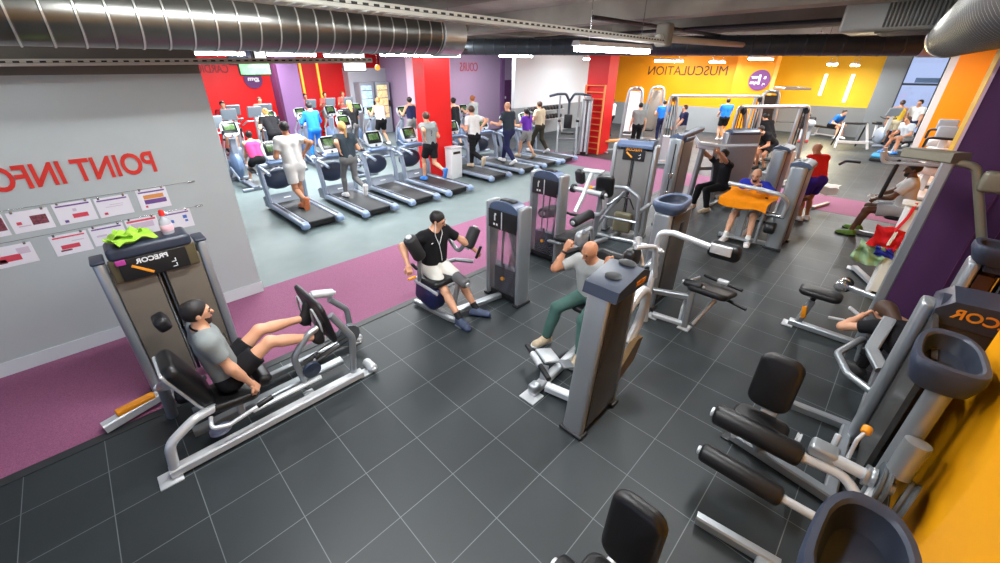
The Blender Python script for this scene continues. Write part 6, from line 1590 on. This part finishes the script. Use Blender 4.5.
# ellipticals
E0 = .30
def ell(i, label, **k): 
    u_,v_ = EPOS[i]; return stand(label, (u_,v_+.55), 0, E0, 'ell', 1.03, .02, **k)
ell(1,'person in black top with tan sleeves bending over the elliptical', shirt=BLKT, bottom=BLKT, legs='leggings', hair='bun', hairm=HAIRY, shoe=SH_K, skin=SKIN, lean=38)
ell(2,'person in bright blue tracksuit on an elliptical', shirt=BLUEB, bottom=BLUEB, legs='pants', sleeve=1.9, hairm=HAIRK, shoe=SH_W)
ell(4,'long-haired blonde woman in black tee and grey leggings on an elliptical', shirt=BLKT, bottom=LEG, legs='leggings', hair='long', hairm=HAIRY, shoe=SH_K)
ell(5,'man in white sleeveless top and black shorts on an elliptical', shirt=WHT, tank=True, bottom=BLKT, hairm=HAIRY, shoe=SH_W)
ell(6,'person in navy tank top on the elliptical left of the red pillar', shirt=NVY, tank=True, bottom=GSH, hair='bun', hairm=HAIRK, shoe=SH_W)
ell(7,'person in black tank top on the elliptical right of the red pillar', shirt=BLKT, tank=True, bottom=BLKT, hair='bun', hairm=HAIRK, shoe=SH_K)
ell(8,'auburn-haired person in grey tee by the lilac wall', shirt=GREYT, bottom=BLKT, hair='bun', hairm=HAIRR, shoe=SH_K)
stand('person in pink top and black shorts seated low behind the white runner', (3.35,12.6), 0, 0, 'sit', 1., .02, shirt=PNK, tank=True, bottom=BLKT, hair='bun', hairm=HAIRK, shoe=SH_W, pelvis=(0,0,.72))
for i,lb,kw in ((1,'stepper user in dark red top with dark hair',dict(shirt=DRED,bottom=DRED,hairm=HAIRK)),(3,'stepper user in pale coral top left of the purple pillar',dict(shirt=PINKP,bottom=DRED,hairm=HAIRB)),(4,'stepper user in coral top right of the purple pillar',dict(shirt=PINKP,bottom=BLKT,hairm=HAIRB)),(5,'stepper user in coral top between the glowing strips',dict(shirt=PINKP,bottom=GSH,hair='bun',hairm=HAIRB)),(6,'stepper user in coral top near the vending machines',dict(shirt=PINKP,bottom=BLKT,hair='bun',hairm=HAIRR))):
    u_,v_ = BPOS[i]; stand(lb, (u_,v_+.62), 180, .36, 'ell', 1.0, .024, shoe=SH_K, **kw)
# strength area
stand('person in red tank top and violet shorts standing with back turned at the plum tower', (10.65,1.08), -40, 0, 'stand', .96, .017, skin=SKINT, shirt=REDT, bottom=ROYAL, hair='bald', shoe=SH_W, lean=22, hp=14, lh=(-.2,.45,.95), rh=(.25,.45,.9))
person('person in black tee and black trousers pulling the long white bar', (10.15,2.72,0), 60, (0,0,.58), (-.3,.62,1.44), (.35,.6,1.46), (-.15,.35,.085), (.2,.42,.085), lean=6, s=1.03, h=.016, skin=SKINT, shirt=BLKT, bottom=BLKT, legs='pants', hairm=HAIRK, shoe=SH_BE, lpole=(-1,0,-.8), rpole=(1,0,-.8), curl=1.)
stand('man in grey tee and black trousers with back turned at the arched machines', (15.55,7.5), -55, 0, 'stand', 1.05, .022, shirt=GREYT, bottom=BLKT, legs='pants', hairm=HAIRK, shoe=SH_K)
stand('person in blue top inside the cable station', (18.6,7.9), -50, 0, 'stand', 1.0, .024, shirt=BLUEB, bottom=NVY, legs='pants', hairm=HAIRK, shoe=SH_K, lh=(-.25,.3,1.2), rh=(.25,.3,1.2))
stand('man in navy tee and grey shorts looking left by the cable station', (16.8,6.3), 40, 0, 'stand', 1.0, .022, shirt=NVY, bottom=GSH, hairm=HAIRB, shoe=SH_W, lh=(-.15,.3,.9), rh=(.15,.3,.9))
stand('man in royal blue tee and black shorts standing at the grey dado', (20.75,6.05), -60, 0, 'stand', 1.03, .024, shirt=BLUEB, bottom=BLKT, hairm=HAIRK, shoe=SH_W, lh=(-.2,.35,1.0), rh=(.2,.35,1.0))
stand('person in black and white half hidden by the ladder pillar', (18.2,10.15), 0, 0, 'stand', 1.0, .026, shirt=WHT, bottom=BLKT, legs='pants', hairm=HAIRK, shoe=SH_K)
stand('person in black tee and trousers bending over by the silver towers', (15.4,3.1), 60, 0, 'bend', 1.03, .02, skin=SKINT, shirt=BLKT, bottom=BLKT, hairm=HAIRK, shoe=SH_K, lean=55, lh=(-.2,.45,.7), rh=(.2,.5,.65))
stand('man in black tee leaning with hands on a bar near the squat racks', (16.4,3.35), -35, 0, 'lean', 1.03, .024, shirt=BLKT, bottom=BLKT, hairm=HAIRK, shoe=SH_K)
stand('person in black top and pale grey trousers bending over a bench at the yellow wall', (22.6,3.25), -70, 0, 'bend', 1.0, .026, shirt=BLKT, bottom=PALEG, legs='pants', hairm=HAIRK, shoe=shoe('red sneaker',(190,50,60)))
stand('person in blue top and black shorts seated at the yellow wall', (25.1,2.75), 150, 0, 'sit', 1.0, .026, shirt=BLUEB, bottom=BLKT, hairm=HAIRK, shoe=SH_W, lean=32)
stand('person in yellow tank top and beige shorts standing by the window', (24.2,.68), -90, 0, 'stand', 1.03, .024, skin=SKINT, shirt=YEL, tank=True, bottom=BEI, hairm=HAIRB, shoe=SH_K)
stand('person in white tee standing by the window frame', (24.4,.16), 60, 0, 'stand', 1.05, .024, skin=SKINT, shirt=WHT, bottom=NVY, hairm=HAIRK, shoe=SH_W)
stand('person in pale grey tee and shorts seated in front of the window', (22.3,.12), 50, 0, 'sit', 1.03, .022, skin=SKINT, shirt=PALEG, bottom=GSH, hairm=HAIRB, shoe=SH_BL)
EXPO = 0.0
# ================================================================== world, camera
w = bpy.data.worlds.new('daylight'); SC.world = w; w.use_nodes = True
bg = w.node_tree.nodes['Background']; bg.inputs['Color'].default_value = (.58,.68,.98,1); bg.inputs['Strength'].default_value = .95
cam = bpy.data.cameras.new('camera'); co = bpy.data.objects.new('camera', cam); COL.objects.link(co)
f_, p_, r_, y_ = 399.64607, R(26.2365192), R(.248184604), R(44.0547327)
cp, sp_, c_, s_ = math.cos(p_), math.sin(p_), math.cos(y_), math.sin(y_)
Rt = V3(c_,-s_,0); Fh = V3(s_,c_,0); Up = V3(0,0,1)
fw = Fh*cp-Up*sp_; dn = -Fh*sp_-Up*cp
rr = Rt*math.cos(r_)+dn*math.sin(r_); dd = -Rt*math.sin(r_)+dn*math.cos(r_)
Mx = Matrix((rr,-dd,-fw)).transposed().to_4x4(); Mx.translation = V3(0,0,3); co.matrix_world = Mx
cam.sensor_width = 36; cam.lens = f_*36/1000; cam.shift_x = .01582; cam.shift_y = -.0170; cam.clip_start = .05
SC.camera = co
vs = SC.view_settings; vs.view_transform = 'Standard'; vs.look = 'None'; vs.gamma = 1; vs.use_curve_mapping = False; vs.exposure = EXPO
